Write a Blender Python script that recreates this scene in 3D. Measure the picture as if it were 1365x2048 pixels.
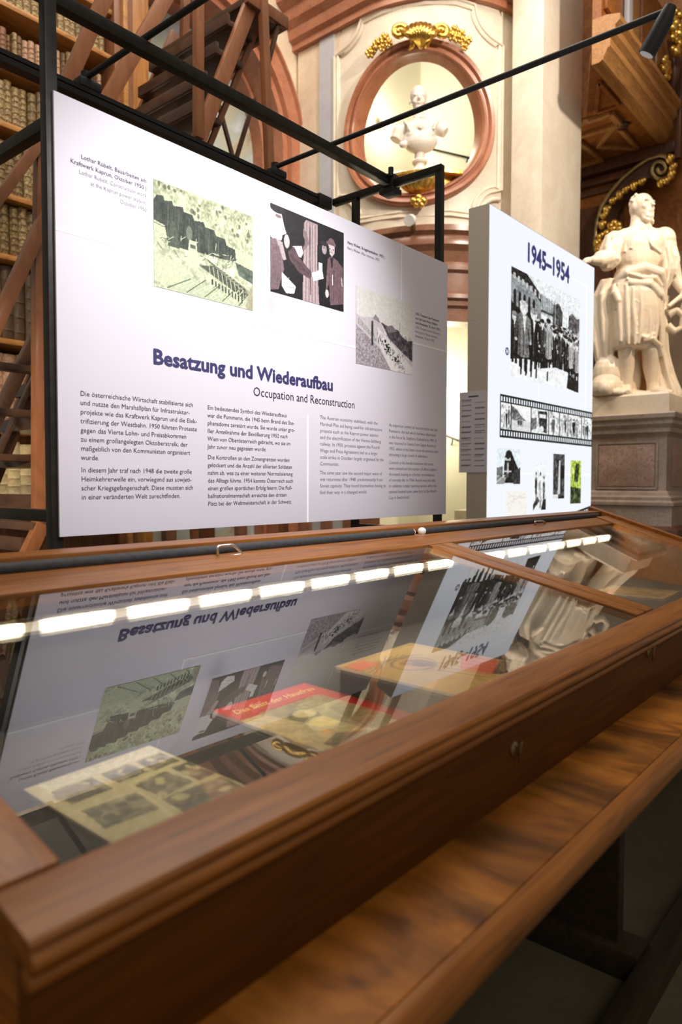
import bpy, bmesh, math, random
import numpy as np
from mathutils import Vector, Matrix
random.seed(7); np.random.seed(7)
for o in list(bpy.data.objects): bpy.data.objects.remove(o, do_unlink=True)
scene = bpy.context.scene
COL = scene.collection
HC = 1.35                                     # lens height above the floor
# ------------------------------------------------------------------ camera
FPX = 1443.9
YAW, PITCH, ROLL = math.radians(39.938), math.radians(2.2918), math.radians(0.0997)
F_ = Vector((math.cos(YAW)*math.cos(PITCH), math.sin(YAW)*math.cos(PITCH), -math.sin(PITCH)))
R0 = Vector((math.sin(YAW), -math.cos(YAW), 0)); U0 = R0.cross(F_)
R_ = math.cos(ROLL)*R0 + math.sin(ROLL)*U0; U_ = -math.sin(ROLL)*R0 + math.cos(ROLL)*U0
CAM = Vector((0, 0, HC))
cd = bpy.data.cameras.new('camera'); cam = bpy.data.objects.new('camera', cd); COL.objects.link(cam)
cd.sensor_fit = 'VERTICAL'; cd.sensor_height = 36; cd.sensor_width = 24; cd.lens = FPX*36/2048
cam.matrix_world = Matrix(((R_.x, U_.x, -F_.x, 0), (R_.y, U_.y, -F_.y, 0), (R_.z, U_.z, -F_.z, HC), (0, 0, 0, 1)))
cd.clip_start = 0.05; cd.clip_end = 100
cd.dof.use_dof = True; cd.dof.focus_distance = 2.9; cd.dof.aperture_fstop = 2.8
scene.camera = cam
# ------------------------------------------------------------------ world, lights, exposure
scene.view_settings.view_transform = 'Standard'; scene.view_settings.look = 'None'
scene.view_settings.gamma = 1.0; scene.view_settings.use_curve_mapping = False
scene.view_settings.exposure = 0.0
w = bpy.data.worlds.new('hall_ambient'); scene.world = w; w.use_nodes = True
w.node_tree.nodes['Background'].inputs[0].default_value = (1.0, 0.86, 0.70, 1)
w.node_tree.nodes['Background'].inputs[1].default_value = 0.24
def light(name, kind, loc, energy, color=(1, 1, 1), size=1.0, target=None, spot=60, blend=0.5, size_y=None):
    d = bpy.data.lights.new(name, kind); d.energy = energy; d.color = color
    if kind == 'AREA':
        d.size = size
        if size_y: d.shape = 'RECTANGLE'; d.size_y = size_y
    else: d.shadow_soft_size = size
    if kind == 'SPOT': d.spot_size = math.radians(spot); d.spot_blend = blend
    o = bpy.data.objects.new(name, d); COL.objects.link(o); o.location = loc
    if target is not None:
        o.rotation_euler = (Vector(target)-Vector(loc)).to_track_quat('-Z', 'Y').to_euler()
    return o
# high windows / hall lamps above the room, plus two added fills for the panel
light('hall_daylight', 'AREA', (4.0, 3.5, 9.5), 520, (1.0, 0.90, 0.78), 5.0, (4.3, 3.8, 0))
light('hall_front_fill', 'AREA', (-0.8, -4.2, 6.8), 90, (1.0, .93, .88), 3.0, (1.9, 2.0, 1.6))  # fill light added in front to lift the panel, no actual window
light('panel_fill_spot', 'SPOT', (0.7, -2.8, 5.8), 1050, (1.0, .95, .97), .15, (1.85, 2.0, 1.48), 25, .9)  # narrow spot added to brighten the panel alone, no known fitting
light('hall_lamp_pier', 'SPOT', (4.6, -2.2, 7.4), 2100, (1.0, 0.88, 0.74), 0.25, (7.4, 4.6, 5.0), 50, 0.8)
light('hall_lamp_statue', 'SPOT', (6.6, -1.2, 6.2), 980, (1.0, 0.78, 0.54), 0.06, (7.8, 2.5, 3.1), 26, 0.7)
light('hall_lamp_books', 'SPOT', (1.6, 2.2, 6.5), 330, (1.0, 0.78, 0.50), 0.3, (3.0, 6.0, 3.6), 75, 0.8)
light('shelf_lamp', 'SPOT', (0.55, 2.9, 1.7), 210, (1.0, .74, .42), .1, (2.3, 4.8, 1.2), 80, .9)
light('stair_room_lamp', 'POINT', (8.6, 6.6, 6.6), 230, (1.0, 0.95, 0.78), 0.4)
light('stair_room_lamp', 'POINT', (9.4, 6.2, 2.6), 120, (1.0, 0.93, 0.76), 0.4)

# ------------------------------------------------------------------ helpers
def ray(px, py): return R_*((px-682.5)/FPX) - U_*((py-1024)/FPX) + F_
def at_y(px, py, y): d = ray(px, py); return CAM + d*(y/d.y)
def at_x(px, py, x): d = ray(px, py); return CAM + d*(x/d.x)
def at_h(px, py, h): d = ray(px, py); return CAM + d*((h-HC)/d.z)
def at_d(px, py, dist): return CAM + ray(px, py)*dist
def P(o, **kw):
    for k, v in kw.items(): o[k] = v
    return o
def empty(name, loc, label=None, category=None, group=None, kind=None):
    o = bpy.data.objects.new(name, None); COL.objects.link(o); o.location = loc; o.empty_display_size = 0.1
    if label: o['label'] = label
    if category: o['category'] = category
    if group: o['group'] = group
    if kind: o['kind'] = kind
    return o
def wloc(o):
    v = Vector(o.location)
    while o.parent: o = o.parent; v = v + Vector(o.location)
    return v
def link(name, me, mat, parent=None, smooth=False, label=None, category=None, group=None, kind=None, origin=None):
    o = bpy.data.objects.new(name, me); COL.objects.link(o)
    if mat:
        for m in (mat if isinstance(mat, (list, tuple)) else [mat]): me.materials.append(m)
    if parent is not None:
        me.transform(Matrix.Translation(-wloc(parent))); o.parent = parent
    elif origin is not None:
        me.transform(Matrix.Translation(-Vector(origin))); o.location = origin
    if smooth:
        me.polygons.foreach_set('use_smooth', [True]*len(me.polygons))
        if smooth != True: me.set_sharp_from_angle(angle=math.radians(smooth))
    if label: o['label'] = label
    if category: o['category'] = category
    if group: o['group'] = group
    if kind: o['kind'] = kind
    return o
class MB:
    def __init__(s): s.v = []; s.f = []; s.mi = []
    def add(s, vs, fs, mi=0):
        n = len(s.v); s.v += [tuple(v) for v in vs]; s.f += [tuple(i+n for i in f) for f in fs]; s.mi += [mi]*len(fs)
        return s
    def box(s, x0, x1, y0, y1, z0, z1, mi=0, fn=None):
        vs = [(x, y, z) for z in (z0, z1) for y in (y0, y1) for x in (x0, x1)]
        if fn: vs = [fn(*v) for v in vs]
        return s.add(vs, [(0, 2, 3, 1), (4, 5, 7, 6), (0, 1, 5, 4), (2, 6, 7, 3), (0, 4, 6, 2), (1, 3, 7, 5)], mi)
    def bar(s, a, b, wd, th, wdir=None, mi=0):
        a = Vector(a); b = Vector(b); d = (b-a).normalized()
        if wdir is None: wdir = Vector((0, 0, 1)) if abs(d.z) < .9 else Vector((1, 0, 0))
        t = d.cross(Vector(wdir)).normalized(); wv = t.cross(d).normalized()
        vs = [p + wv*(sw*wd/2) + t*(st*th/2) for p in (a, b) for sw, st in ((-1, -1), (1, -1), (1, 1), (-1, 1))]
        return s.add(vs, [(0, 3, 2, 1), (4, 5, 6, 7), (0, 1, 5, 4), (1, 2, 6, 5), (2, 3, 7, 6), (3, 0, 4, 7)], mi)
    def tube(s, pts, r, n=10, mi=0, closed=False, caps=True):
        pts = [Vector(p) for p in pts]; m = len(pts); rs = r if isinstance(r, (list, tuple)) else [r]*m
        vs = []; prev = None
        for i, p in enumerate(pts):
            if closed: d = pts[(i+1) % m]-pts[i-1]
            else: d = pts[min(i+1, m-1)]-pts[max(i-1, 0)]
            d.normalize()
            if prev is None: prev = d.cross(Vector((0, 0, 1)) if abs(d.z) < .9 else Vector((1, 0, 0))).normalized()
            u = (prev - d*prev.dot(d)).normalized(); prev = u; v = d.cross(u)
            vs += [p + (u*math.cos(2*math.pi*k/n) + v*math.sin(2*math.pi*k/n))*rs[i] for k in range(n)]
        fs = []
        for i in range(m if closed else m-1):
            j = (i+1) % m
            fs += [(i*n+k, i*n+(k+1) % n, j*n+(k+1) % n, j*n+k) for k in range(n)]
        if caps and not closed: fs += [tuple(range(n))[::-1], tuple((m-1)*n+k for k in range(n))]
        return s.add(vs, fs, mi)
    def lathe(s, prof, c, n=32, mi=0, sx=1, sy=1):
        vs = []; c = Vector(c)
        for r, z in prof: vs += [c + Vector((r*sx*math.cos(2*math.pi*k/n), r*sy*math.sin(2*math.pi*k/n), z)) for k in range(n)]
        fs = [(i*n+k, i*n+(k+1) % n, (i+1)*n+(k+1) % n, (i+1)*n+k) for i in range(len(prof)-1) for k in range(n)]
        fs += [tuple(range(n))[::-1], tuple((len(prof)-1)*n+k for k in range(n))]
        return s.add(vs, fs, mi)
    def grid(s, rows, mi=0, flip=False):
        n = len(rows[0]); vs = [p for r in rows for p in r]
        fs = [(i*n+k, i*n+k+1, (i+1)*n+k+1, (i+1)*n+k) for i in range(len(rows)-1) for k in range(n-1)]
        if flip: fs = [f[::-1] for f in fs]
        return s.add(vs, fs, mi)
    def extr(s, prof, axis, a, b, mi=0, fn=None):
        # closed 2-D profile extruded along an axis ('x': profile is (y,z); 'y': (x,z); 'z': (x,y))
        mk = {'x': lambda p, t: (t, p[0], p[1]), 'y': lambda p, t: (p[0], t, p[1]), 'z': lambda p, t: (p[0], p[1], t)}[axis]
        n = len(prof); vs = [mk(p, t) for t in (a, b) for p in prof]
        if fn: vs = [fn(*v) for v in vs]
        fs = [tuple(range(n))[::-1], tuple(range(n, 2*n))] + [(k, (k+1) % n, n+(k+1) % n, n+k) for k in range(n)]
        return s.add(vs, fs, mi)
    def sphere(s, c, r, mi=0, nu=10, nv=7, rot=None):
        c = Vector(c); r = r if isinstance(r, (list, tuple)) else (r, r, r)
        vs = []; fs = []
        for i in range(1, nv):
            th = math.pi*i/nv
            for k in range(nu):
                ph = 2*math.pi*k/nu
                q = Vector((r[0]*math.sin(th)*math.cos(ph), r[1]*math.sin(th)*math.sin(ph), r[2]*math.cos(th)))
                if rot is not None: q = rot @ q
                vs.append(c+q)
        for sg in (1, -1):
            q = Vector((0, 0, r[2]*sg))
            if rot is not None: q = rot @ q
            vs.append(c+q)
        T = len(vs)-2
        for i in range(nv-2):
            fs += [(i*nu+k, (i+1)*nu+k, (i+1)*nu+(k+1) % nu, i*nu+(k+1) % nu) for k in range(nu)]
        fs += [(T, k, (k+1) % nu) for k in range(nu)] + [(T+1, (nv-2)*nu+(k+1) % nu, (nv-2)*nu+k) for k in range(nu)]
        return s.add(vs, fs, mi)
    def mesh(s, name, bevel=0, seg=2):
        me = bpy.data.meshes.new(name); me.from_pydata(s.v, [], s.f); me.polygons.foreach_set('material_index', s.mi)
        bm = bmesh.new(); bm.from_mesh(me); bmesh.ops.recalc_face_normals(bm, faces=bm.faces)
        if bevel:
            es = [e for e in bm.edges if len(e.link_faces) == 2 and e.calc_face_angle(0) > 0.5]
            bmesh.ops.bevel(bm, geom=es, offset=bevel, segments=seg, profile=.6, affect='EDGES', clamp_overlap=True)
        bm.to_mesh(me); bm.free(); me.update()
        return me
    def build(s, name, mat, parent=None, bevel=0, smooth=False, seg=2, **kw):
        return link(name, s.mesh(name, bevel, seg), mat, parent, smooth or (35 if bevel else False), **kw)
# ------------------------------------------------------------------ materials
def new_mat(name):
    m = bpy.data.materials.new(name); m.use_nodes = True; nt = m.node_tree
    return m, nt, nt.nodes['Principled BSDF']
def srgb(r, g, b):
    return tuple(((c/255)/12.92 if c/255 <= .04045 else ((c/255+.055)/1.055)**2.4) for c in (r, g, b))
def ramp(nt, fac, stops):
    r = nt.nodes.new('ShaderNodeValToRGB'); e = r.color_ramp.elements
    while len(e) < len(stops): e.new(.5)
    for k, (p, c) in enumerate(stops): e[k].position = p; e[k].color = (*c, 1)
    nt.links.new(fac, r.inputs[0]); return r.outputs[0]
def tex(nt, scale, detail=4, stretch=None, dist=0.0, rough=.55, coord='Object'):
    tc = nt.nodes.new('ShaderNodeTexCoord'); mp = nt.nodes.new('ShaderNodeMapping')
    nt.links.new(tc.outputs[coord], mp.inputs[0])
    if stretch: mp.inputs['Scale'].default_value = stretch
    n = nt.nodes.new('ShaderNodeTexNoise'); n.inputs['Scale'].default_value = scale; n.inputs['Detail'].default_value = detail
    n.inputs['Distortion'].default_value = dist; n.inputs['Roughness'].default_value = rough
    nt.links.new(mp.outputs[0], n.inputs['Vector']); return n
def bump(nt, b, h, strength, distance=.01):
    bp = nt.nodes.new('ShaderNodeBump'); bp.inputs['Strength'].default_value = strength; bp.inputs['Distance'].default_value = distance
    nt.links.new(h, bp.inputs['Height']); nt.links.new(bp.outputs[0], b.inputs['Normal'])
def plain(name, c, rough=.5, metal=0, c2=None, scale=8, bmp=0, stretch=None, emis=0):
    m, nt, b = new_mat(name); b.inputs['Roughness'].default_value = rough; b.inputs['Metallic'].default_value = metal
    n = tex(nt, scale, 4, stretch)
    c2 = c2 or tuple(x*.82 for x in c)
    nt.links.new(ramp(nt, n.outputs['Fac'], [(.35, c2), (.65, c)]), b.inputs['Base Color'])
    if bmp: bump(nt, b, n.outputs['Fac'], bmp)
    if emis:
        b.inputs['Emission Color'].default_value = (*c, 1); b.inputs['Emission Strength'].default_value = emis
    return m
def wood(name, dark, mid, lite, stretch, scale=6, rough=.35, coat=.3, blotch=None, spec=.3):
    m, nt, b = new_mat(name); b.inputs['Roughness'].default_value = rough
    b.inputs['Specular IOR Level'].default_value = spec; b.inputs['Coat Weight'].default_value = coat; b.inputs['Coat Roughness'].default_value = .18
    n = tex(nt, scale, 7, stretch, 1.2, .6)
    col = ramp(nt, n.outputs['Fac'], [(.28, dark), (.5, mid), (.74, lite)])
    if blotch:
        n2 = tex(nt, blotch[0], 3, blotch[1], .6)
        mx = nt.nodes.new('ShaderNodeMix'); mx.data_type = 'RGBA'; mx.blend_type = 'MULTIPLY'; mx.inputs[0].default_value = 1
        g = ramp(nt, n2.outputs['Fac'], [(.36, (blotch[2],)*3), (.6, (1.0, 1.0, 1.0))])
        nt.links.new(col, mx.inputs[6]); nt.links.new(g, mx.inputs[7]); col = mx.outputs[2]
    nt.links.new(col, b.inputs['Base Color'])
    bump(nt, b, n.outputs['Fac'], .12, .002)
    return m
def marble(name, base, vein, blot, scale=2.2, rough=.35, vs=.30):
    m, nt, b = new_mat(name); b.inputs['Roughness'].default_value = rough
    n1 = tex(nt, scale, 8, None, 1.4, .62); n2 = tex(nt, scale*3.1, 6, None, 2.2, .6)
    c1 = ramp(nt, n1.outputs['Fac'], [(.34, blot), (.6, base)])
    g = ramp(nt, n2.outputs['Fac'], [(.455, (0, 0, 0)), (.49, (1, 1, 1)), (.525, (0, 0, 0))])
    mx = nt.nodes.new('ShaderNodeMix'); mx.data_type = 'RGBA'
    ml = nt.nodes.new('ShaderNodeMath'); ml.operation = 'MULTIPLY'; ml.inputs[1].default_value = vs
    nt.links.new(g, ml.inputs[0]); nt.links.new(ml.outputs[0], mx.inputs[0]); nt.links.new(c1, mx.inputs[6]); mx.inputs[7].default_value = (*vein, 1)
    nt.links.new(mx.outputs[2], b.inputs['Base Color']); return m
M = {}
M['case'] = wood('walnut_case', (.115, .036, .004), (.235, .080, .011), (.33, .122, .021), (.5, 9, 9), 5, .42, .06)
M['case_x'] = wood('walnut_cross_grain', (.115, .036, .004), (.235, .080, .011), (.33, .122, .021), (9, .5, 9), 5, .42, .06)
M['ledge'] = wood('walnut_table_veneer', (.12, .038, .003), (.34, .116, .012), (.45, .178, .027), (2.2, .9, 1), 4, .50, .0, (3.4, (1.8, .5, 1), .28), .18)
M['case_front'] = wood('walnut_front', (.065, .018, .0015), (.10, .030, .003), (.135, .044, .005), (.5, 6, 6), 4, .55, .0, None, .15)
M['stair'] = wood('red_brown_painted_wood', (.17, .070, .034), (.225, .094, .046), (.28, .12, .060), (4, 4, 1), 3, .38, .25)
M['stair_dark'] = wood('dark_stair_wood', (.045, .024, .018), (.075, .040, .028), (.10, .055, .038), (4, 1, 4), 3, .3, .3)
M['shelf'] = wood('honey_shelf_wood', (.26, .115, .032), (.42, .20, .06), (.55, .28, .09), (1, 6, 6), 4, .4, .2)
M['shelf_side'] = wood('honey_side_wood', (.22, .09, .024), (.40, .17, .045), (.50, .24, .07), (6, 6, .7), 3, .4, .2)
M['redwood'] = wood('mahogany_panel', (.06, .022, .012), (.11, .042, .02), (.16, .062, .03), (6, 6, .8), 4, .4, .2)
M['gallery'] = wood('gallery_walnut', (.16, .050, .010), (.27, .092, .020), (.36, .140, .034), (3, 3, 3), 3, .45, .08)
M['gallery_lite'] = wood('gallery_light_walnut', (.26, .115, .034), (.40, .19, .06), (.50, .26, .09), (1, 8, 8), 4, .42, .15)
M['cream'] = marble('cream_marble', (.74, .62, .47), (.46, .36, .26), (.64, .51, .37), 1.6, .42)
M['white_m'] = marble('pale_ivory_marble', (.78, .70, .58), (.55, .45, .34), (.70, .60, .47), 1.8, .42)
M['blue_m'] = marble('bluish_marble', (.50, .51, .55), (.38, .38, .42), (.44, .44, .48), 1.6, .4)
M['red_m'] = marble('red_marble', (.42, .165, .085), (.55, .32, .20), (.31, .105, .055), 3.0, .28)
M['brown_m'] = marble('brown_red_marble', (.27, .125, .075), (.40, .24, .16), (.20, .085, .05), 3.0, .25)
M['ped_m'] = marble('grey_pink_pedestal_marble', (.42, .33, .265), (.22, .11, .075), (.32, .24, .185), 3.0, .35, .5)
M['ped_panel'] = marble('rosy_mottled_marble', (.47, .33, .26), (.20, .07, .045), (.36, .23, .17), 3.6, .3, .75)
M['stat'] = marble('white_statue_marble', (.80, .70, .57), (.55, .46, .38), (.74, .61, .47), 3.0, .38)
M['bustm'] = marble('bust_marble', (.80, .74, .66), (.62, .55, .48), (.74, .66, .57), 5.0, .45)
M['gold'] = plain('gilding', (.83, .55, .14), .28, .9, (.55, .32, .06), 22, .5)
M['metal'] = plain('black_steel', (.030, .027, .024), .42, .5, (.019, .017, .015), 30)
M['track'] = plain('black_track', (.012, .012, .013), .38, .2)
M['black'] = plain('black_rubber', (.016, .016, .018), .6)
M['foam'] = plain('charcoal_foam_tube', (.035, .036, .040), .75, 0, (.022, .023, .026), 60, .2)
M['white'] = plain('white_plastic', (.86, .85, .82), .5)
M['chrome'] = plain('brushed_steel', (.74, .70, .62), .25, 1.0)
M['brass'] = plain('tarnished_brass', (.36, .27, .13), .4, .9)
M['cloth'] = plain('charcoal_felt', (.040, .039, .042), .9, 0, (.030, .029, .032), 200, .1)
M['stucco'] = plain('ivory_plaster', (.86, .82, .64), .8, 0, (.84, .80, .61), 2)
M['stucco2'] = plain('pale_green_plaster', (.80, .79, .64), .8, 0, (.77, .76, .61), 2)
M['step'] = plain('stone_step', (.55, .49, .38), .7, 0, (.45, .39, .30), 6)
M['lb_side'] = plain('taupe_textile_side', (.50, .46, .39), .85, 0, (.46, .42, .35), 120, .15)
M['floor'] = marble('stone_floor', (.13, .115, .07), (.08, .07, .04), (.10, .085, .05), 2.0, .4)  # pale stone coloured dark, standing in for the shade under the table
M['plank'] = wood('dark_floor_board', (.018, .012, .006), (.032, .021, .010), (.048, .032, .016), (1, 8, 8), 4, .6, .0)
M['paper'] = plain('white_paper', (.80, .79, .80), .7)
M['orange'] = plain('orange_label', (.85, .16, .05), .6)
def fresco():
    m, nt, b = new_mat('faded_fresco'); b.inputs['Roughness'].default_value = .8
    n = tex(nt, 1.3, 6, None, 1.0)
    nt.links.new(ramp(nt, n.outputs['Fac'], [(.30, srgb(140, 105, 85)), (.42, srgb(178, 172, 150)), (.52, srgb(165, 175, 165)), (.62, srgb(190, 195, 205)), (.75, srgb(150, 125, 105))]), b.inputs['Base Color'])
    return m
M['fresco'] = fresco()
def board_mat():
    m, nt, b = new_mat('lavender_print_board'); b.inputs['Roughness'].default_value = .5
    b.inputs['Base Color'].default_value = (.715, .70, .77, 1); b.inputs['Specular IOR Level'].default_value = .3; return m
M['board'] = board_mat()
def print_mat(name, emis=0, rough=.55):
    m, nt, b = new_mat(name); a = nt.nodes.new('ShaderNodeVertexColor'); a.layer_name = 'Col'
    if emis:
        b.inputs['Base Color'].default_value = (.02, .02, .02, 1)
        nt.links.new(a.outputs[0], b.inputs['Emission Color']); b.inputs['Emission Strength'].default_value = emis
    else: nt.links.new(a.outputs[0], b.inputs['Base Color'])
    b.inputs['Roughness'].default_value = rough; b.inputs['Specular IOR Level'].default_value = .3; return m
M['print'] = print_mat('photo_print'); M['print_lit'] = print_mat('backlit_print', 1.0)
def backlit(name, c, s):
    m, nt, b = new_mat(name); b.inputs['Base Color'].default_value = (.02, .02, .02, 1); b.inputs['Roughness'].default_value = .6
    b.inputs['Emission Color'].default_value = (*c, 1); b.inputs['Emission Strength'].default_value = s; return m
M['lb_face'] = backlit('backlit_white_textile', (.90, .93, 1.0), 1.0)
M['lb_line'] = backlit('backlit_line', (1, 1, 1), 1.08)
M['lb_ink'] = backlit('backlit_navy_ink', (.03, .035, .16), 1.0)
M['lb_film'] = backlit('backlit_black_film', (.012, .014, .016), 1.0)
def led_mat():
    m, nt, b = new_mat('led_diffuser'); b.inputs['Base Color'].default_value = (.5, .48, .4, 1); b.inputs['Emission Color'].default_value = (1.0, .86, .60, 1)
    g = nt.nodes.new('ShaderNodeNewGeometry'); sp = nt.nodes.new('ShaderNodeSeparateXYZ'); nt.links.new(g.outputs['Position'], sp.inputs[0])
    def op(o, a, b_):
        n = nt.nodes.new('ShaderNodeMath'); n.operation = o
        for k, v in enumerate((a, b_)):
            if isinstance(v, (int, float)): n.inputs[k].default_value = v
            else: nt.links.new(v, n.inputs[k])
        return n.outputs[0]
    ph = op('FRACT', op('DIVIDE', op('SUBTRACT', sp.outputs[0], .7325), .2125), 0.0)      # one lamp every 21 cm
    d = op('ABSOLUTE', op('SUBTRACT', ph, .5), 0.0)
    pk = nt.nodes.new('ShaderNodeMapRange'); pk.interpolation_type = 'SMOOTHSTEP'
    for k, v in zip(('From Min', 'From Max', 'To Min', 'To Max'), (.27, .44, 42.0, .6)): pk.inputs[k].default_value = v
    nt.links.new(d, pk.inputs['Value']); nt.links.new(pk.outputs[0], b.inputs['Emission Strength']); return m
M['led'] = led_mat()
M['led_dim'] = backlit('led_diffuser_dim', (1.0, .80, .50), .7)
M['lamp_lens'] = backlit('spot_lens', (1.0, .95, .9), .25)
def ink(name, c): return plain(name, c, .6, 0, c)
M['navy'] = ink('navy_ink', srgb(48, 46, 98)); M['dark_ink'] = ink('dark_ink', srgb(38, 36, 58)); M['grey_ink'] = ink('grey_ink', srgb(120, 116, 126))
M['mid_ink'] = ink('slate_ink', srgb(82, 78, 98)); M['line'] = plain('white_line', (.93, .93, .95), .5, 0, (.93, .93, .95)); M['gold_ink'] = ink('yellow_ink', srgb(225, 190, 105))
def glass():
    m = bpy.data.materials.new('display_glass'); m.use_nodes = True; nt = m.node_tree; nt.nodes.clear()
    out = nt.nodes.new('ShaderNodeOutputMaterial'); mix = nt.nodes.new('ShaderNodeMixShader')
    tr = nt.nodes.new('ShaderNodeBsdfTransparent'); tr.inputs[0].default_value = (.965, .975, .965, 1)
    gl = nt.nodes.new('ShaderNodeBsdfGlossy'); gl.inputs['Roughness'].default_value = 0.0; gl.inputs['Color'].default_value = (1, 1, 1, 1)
    fr = nt.nodes.new('ShaderNodeFresnel'); fr.inputs['IOR'].default_value = 1.82
    nt.links.new(fr.outputs[0], mix.inputs[0]); nt.links.new(tr.outputs[0], mix.inputs[1]); nt.links.new(gl.outputs[0], mix.inputs[2])
    nt.links.new(mix.outputs[0], out.inputs[0]); return m
M['glass'] = glass()

# ------------------------------------------------------------------ printed pictures (flat print as vertex colour on a fine grid)
class Pic:
    def __init__(s, w, h, bg=(1, 1, 1)):
        s.w, s.h = w, h; s.a = np.ones((h, w, 3))*np.array(bg)
        ys, xs = np.mgrid[0:h, 0:w]; s.X = (xs+.5)/w; s.Y = (ys+.5)/h
        s.rng = np.random.RandomState(w*31+h)
    def _put(s, m, c, al=1):
        m = (m*al)[..., None]; s.a = s.a*(1-m)+np.array(c if hasattr(c, '__len__') else (c, c, c))*m; return s
    def poly(s, pts, c, al=1):
        ins = np.zeros((s.h, s.w), bool); n = len(pts)
        for i in range(n):
            x1, y1 = pts[i]; x2, y2 = pts[(i+1) % n]
            if y1 == y2: continue
            cr = ((y1 > s.Y) != (y2 > s.Y)) & (s.X < (x2-x1)*(s.Y-y1)/(y2-y1)+x1); ins ^= cr
        return s._put(ins.astype(float), c, al)
    def rect(s, x0, x1, y0, y1, c, al=1): return s._put(((s.X >= x0) & (s.X < x1) & (s.Y >= y0) & (s.Y < y1)).astype(float), c, al)
    def ell(s, x, y, rx, ry, c, al=1): return s._put(np.clip((1.12-((s.X-x)/rx)**2-((s.Y-y)/ry)**2)*4, 0, 1), c, al)
    def line(s, x1, y1, x2, y2, wd, c, al=1):
        dx, dy = x2-x1, y2-y1; L = dx*dx+dy*dy+1e-9
        t = np.clip(((s.X-x1)*dx+(s.Y-y1)*dy)/L, 0, 1); d = np.hypot(s.X-x1-t*dx, (s.Y-y1-t*dy))
        return s._put(np.clip((wd-d)/wd*2, 0, 1), c, al)
    def noise(s, k, amp, region=None):
        g = s.rng.rand(max(2, int(k*s.h/s.w))+2, k+2)-.5
        fy = s.Y*(g.shape[0]-1.01); fx = s.X*(g.shape[1]-1.01); iy = fy.astype(int); ix = fx.astype(int); ty = fy-iy; tx = fx-ix
        v = g[iy, ix]*(1-ty)*(1-tx)+g[iy, ix+1]*(1-ty)*tx+g[iy+1, ix]*ty*(1-tx)+g[iy+1, ix+1]*ty*tx
        m = 1 if region is None else region
        s.a = np.clip(s.a+(v*amp*m)[..., None], 0, 1); return s
    def reg(s, pts):
        q = Pic(s.w, s.h, (0, 0, 0)); q.poly(pts, 1); return q.a[..., 0]
    def person(s, x, y, hgt, coat, skin=.85, hat=None, wd=None):
        # standing figure: feet at y, full height hgt
        wd = wd or hgt*.17
        s.poly([(x-wd*.45, y), (x-wd*.12, y), (x-wd*.1, y+hgt*.35), (x-wd*.5, y+hgt*.35)], .08)
        s.poly([(x+wd*.12, y), (x+wd*.45, y), (x+wd*.5, y+hgt*.35), (x+wd*.05, y+hgt*.35)], .08)
        s.poly([(x-wd*.62, y+hgt*.24), (x-wd*.1, y+hgt*.21), (x+wd*.66, y+hgt*.24), (x+wd*.50, y+hgt*.56), (x+wd*.66, y+hgt*.77), (x+wd*.25, y+hgt*.83), (x-wd*.25, y+hgt*.83), (x-wd*.66, y+hgt*.77), (x-wd*.50, y+hgt*.56)], coat)
        sh = coat*.6 if np.isscalar(coat) else tuple(c*.6 for c in coat)
        s.poly([(x-wd*.62, y+hgt*.24), (x-wd*.30, y+hgt*.23), (x-wd*.34, y+hgt*.7), (x-wd*.66, y+hgt*.77), (x-wd*.50, y+hgt*.56)], sh, .7)
        s.line(x-wd*.68, y+hgt*.75, x-wd*.80, y+hgt*.47, wd*.15, sh); s.line(x+wd*.68, y+hgt*.75, x+wd*.78, y+hgt*.47, wd*.15, coat)
        s.ell(x-wd*.80, y+hgt*.44, wd*.13, hgt*.022, .8); s.ell(x+wd*.78, y+hgt*.44, wd*.13, hgt*.022, .8)
        s.poly([(x-wd*.14, y+hgt*.83), (x+wd*.14, y+hgt*.83), (x+wd*.02, y+hgt*.66)], .9)
        s.line(x, y+hgt*.25, x+wd*.05, y+hgt*.75, wd*.06, .15 if np.mean(coat) > .3 else .35)
        s.ell(x, y+hgt*.89, wd*.42, hgt*.085, skin); s.ell(x, y+hgt*.945, wd*.45, hgt*.05, .12 if hat is None else hat)
        return s
    def tint(s, dark, lite):
        g = s.a.mean(-1, keepdims=True); s.a = np.array(dark)*(1-g)+np.array(lite)*g; return s
def print_obj(name, parent, o, ux, uy, pic, mat, lift=0.0012, **kw):
    # picture with its lower-left corner at o, spanning ux (width) and uy (height)
    o = Vector(o); ux = Vector(ux); uy = Vector(uy); n = ux.cross(uy).normalized(); h, w_ = pic.h, pic.w
    me = bpy.data.meshes.new(name)
    gx = np.linspace(0, 1, w_); gy = np.linspace(0, 1, h); A, B = np.meshgrid(gx, gy)
    co = np.array(o+n*lift)[None, None]+A[..., None]*np.array(ux)+B[..., None]*np.array(uy); co = co.reshape(-1, 3)
    i = np.arange(w_*h).reshape(h, w_); q = np.stack([i[:-1, :-1], i[:-1, 1:], i[1:, 1:], i[1:, :-1]], -1).reshape(-1, 4)
    me.from_pydata(co.tolist(), [], q.tolist())
    at = me.color_attributes.new('Col', 'FLOAT_COLOR', 'POINT')
    c = np.ones((w_*h, 4)); c[:, :3] = np.clip(pic.a.reshape(-1, 3), 0, 1)**2.2
    at.data.foreach_set('color', c.ravel().astype(np.float32)); me.update()
    return link(name, me, mat, parent, **kw)
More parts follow.
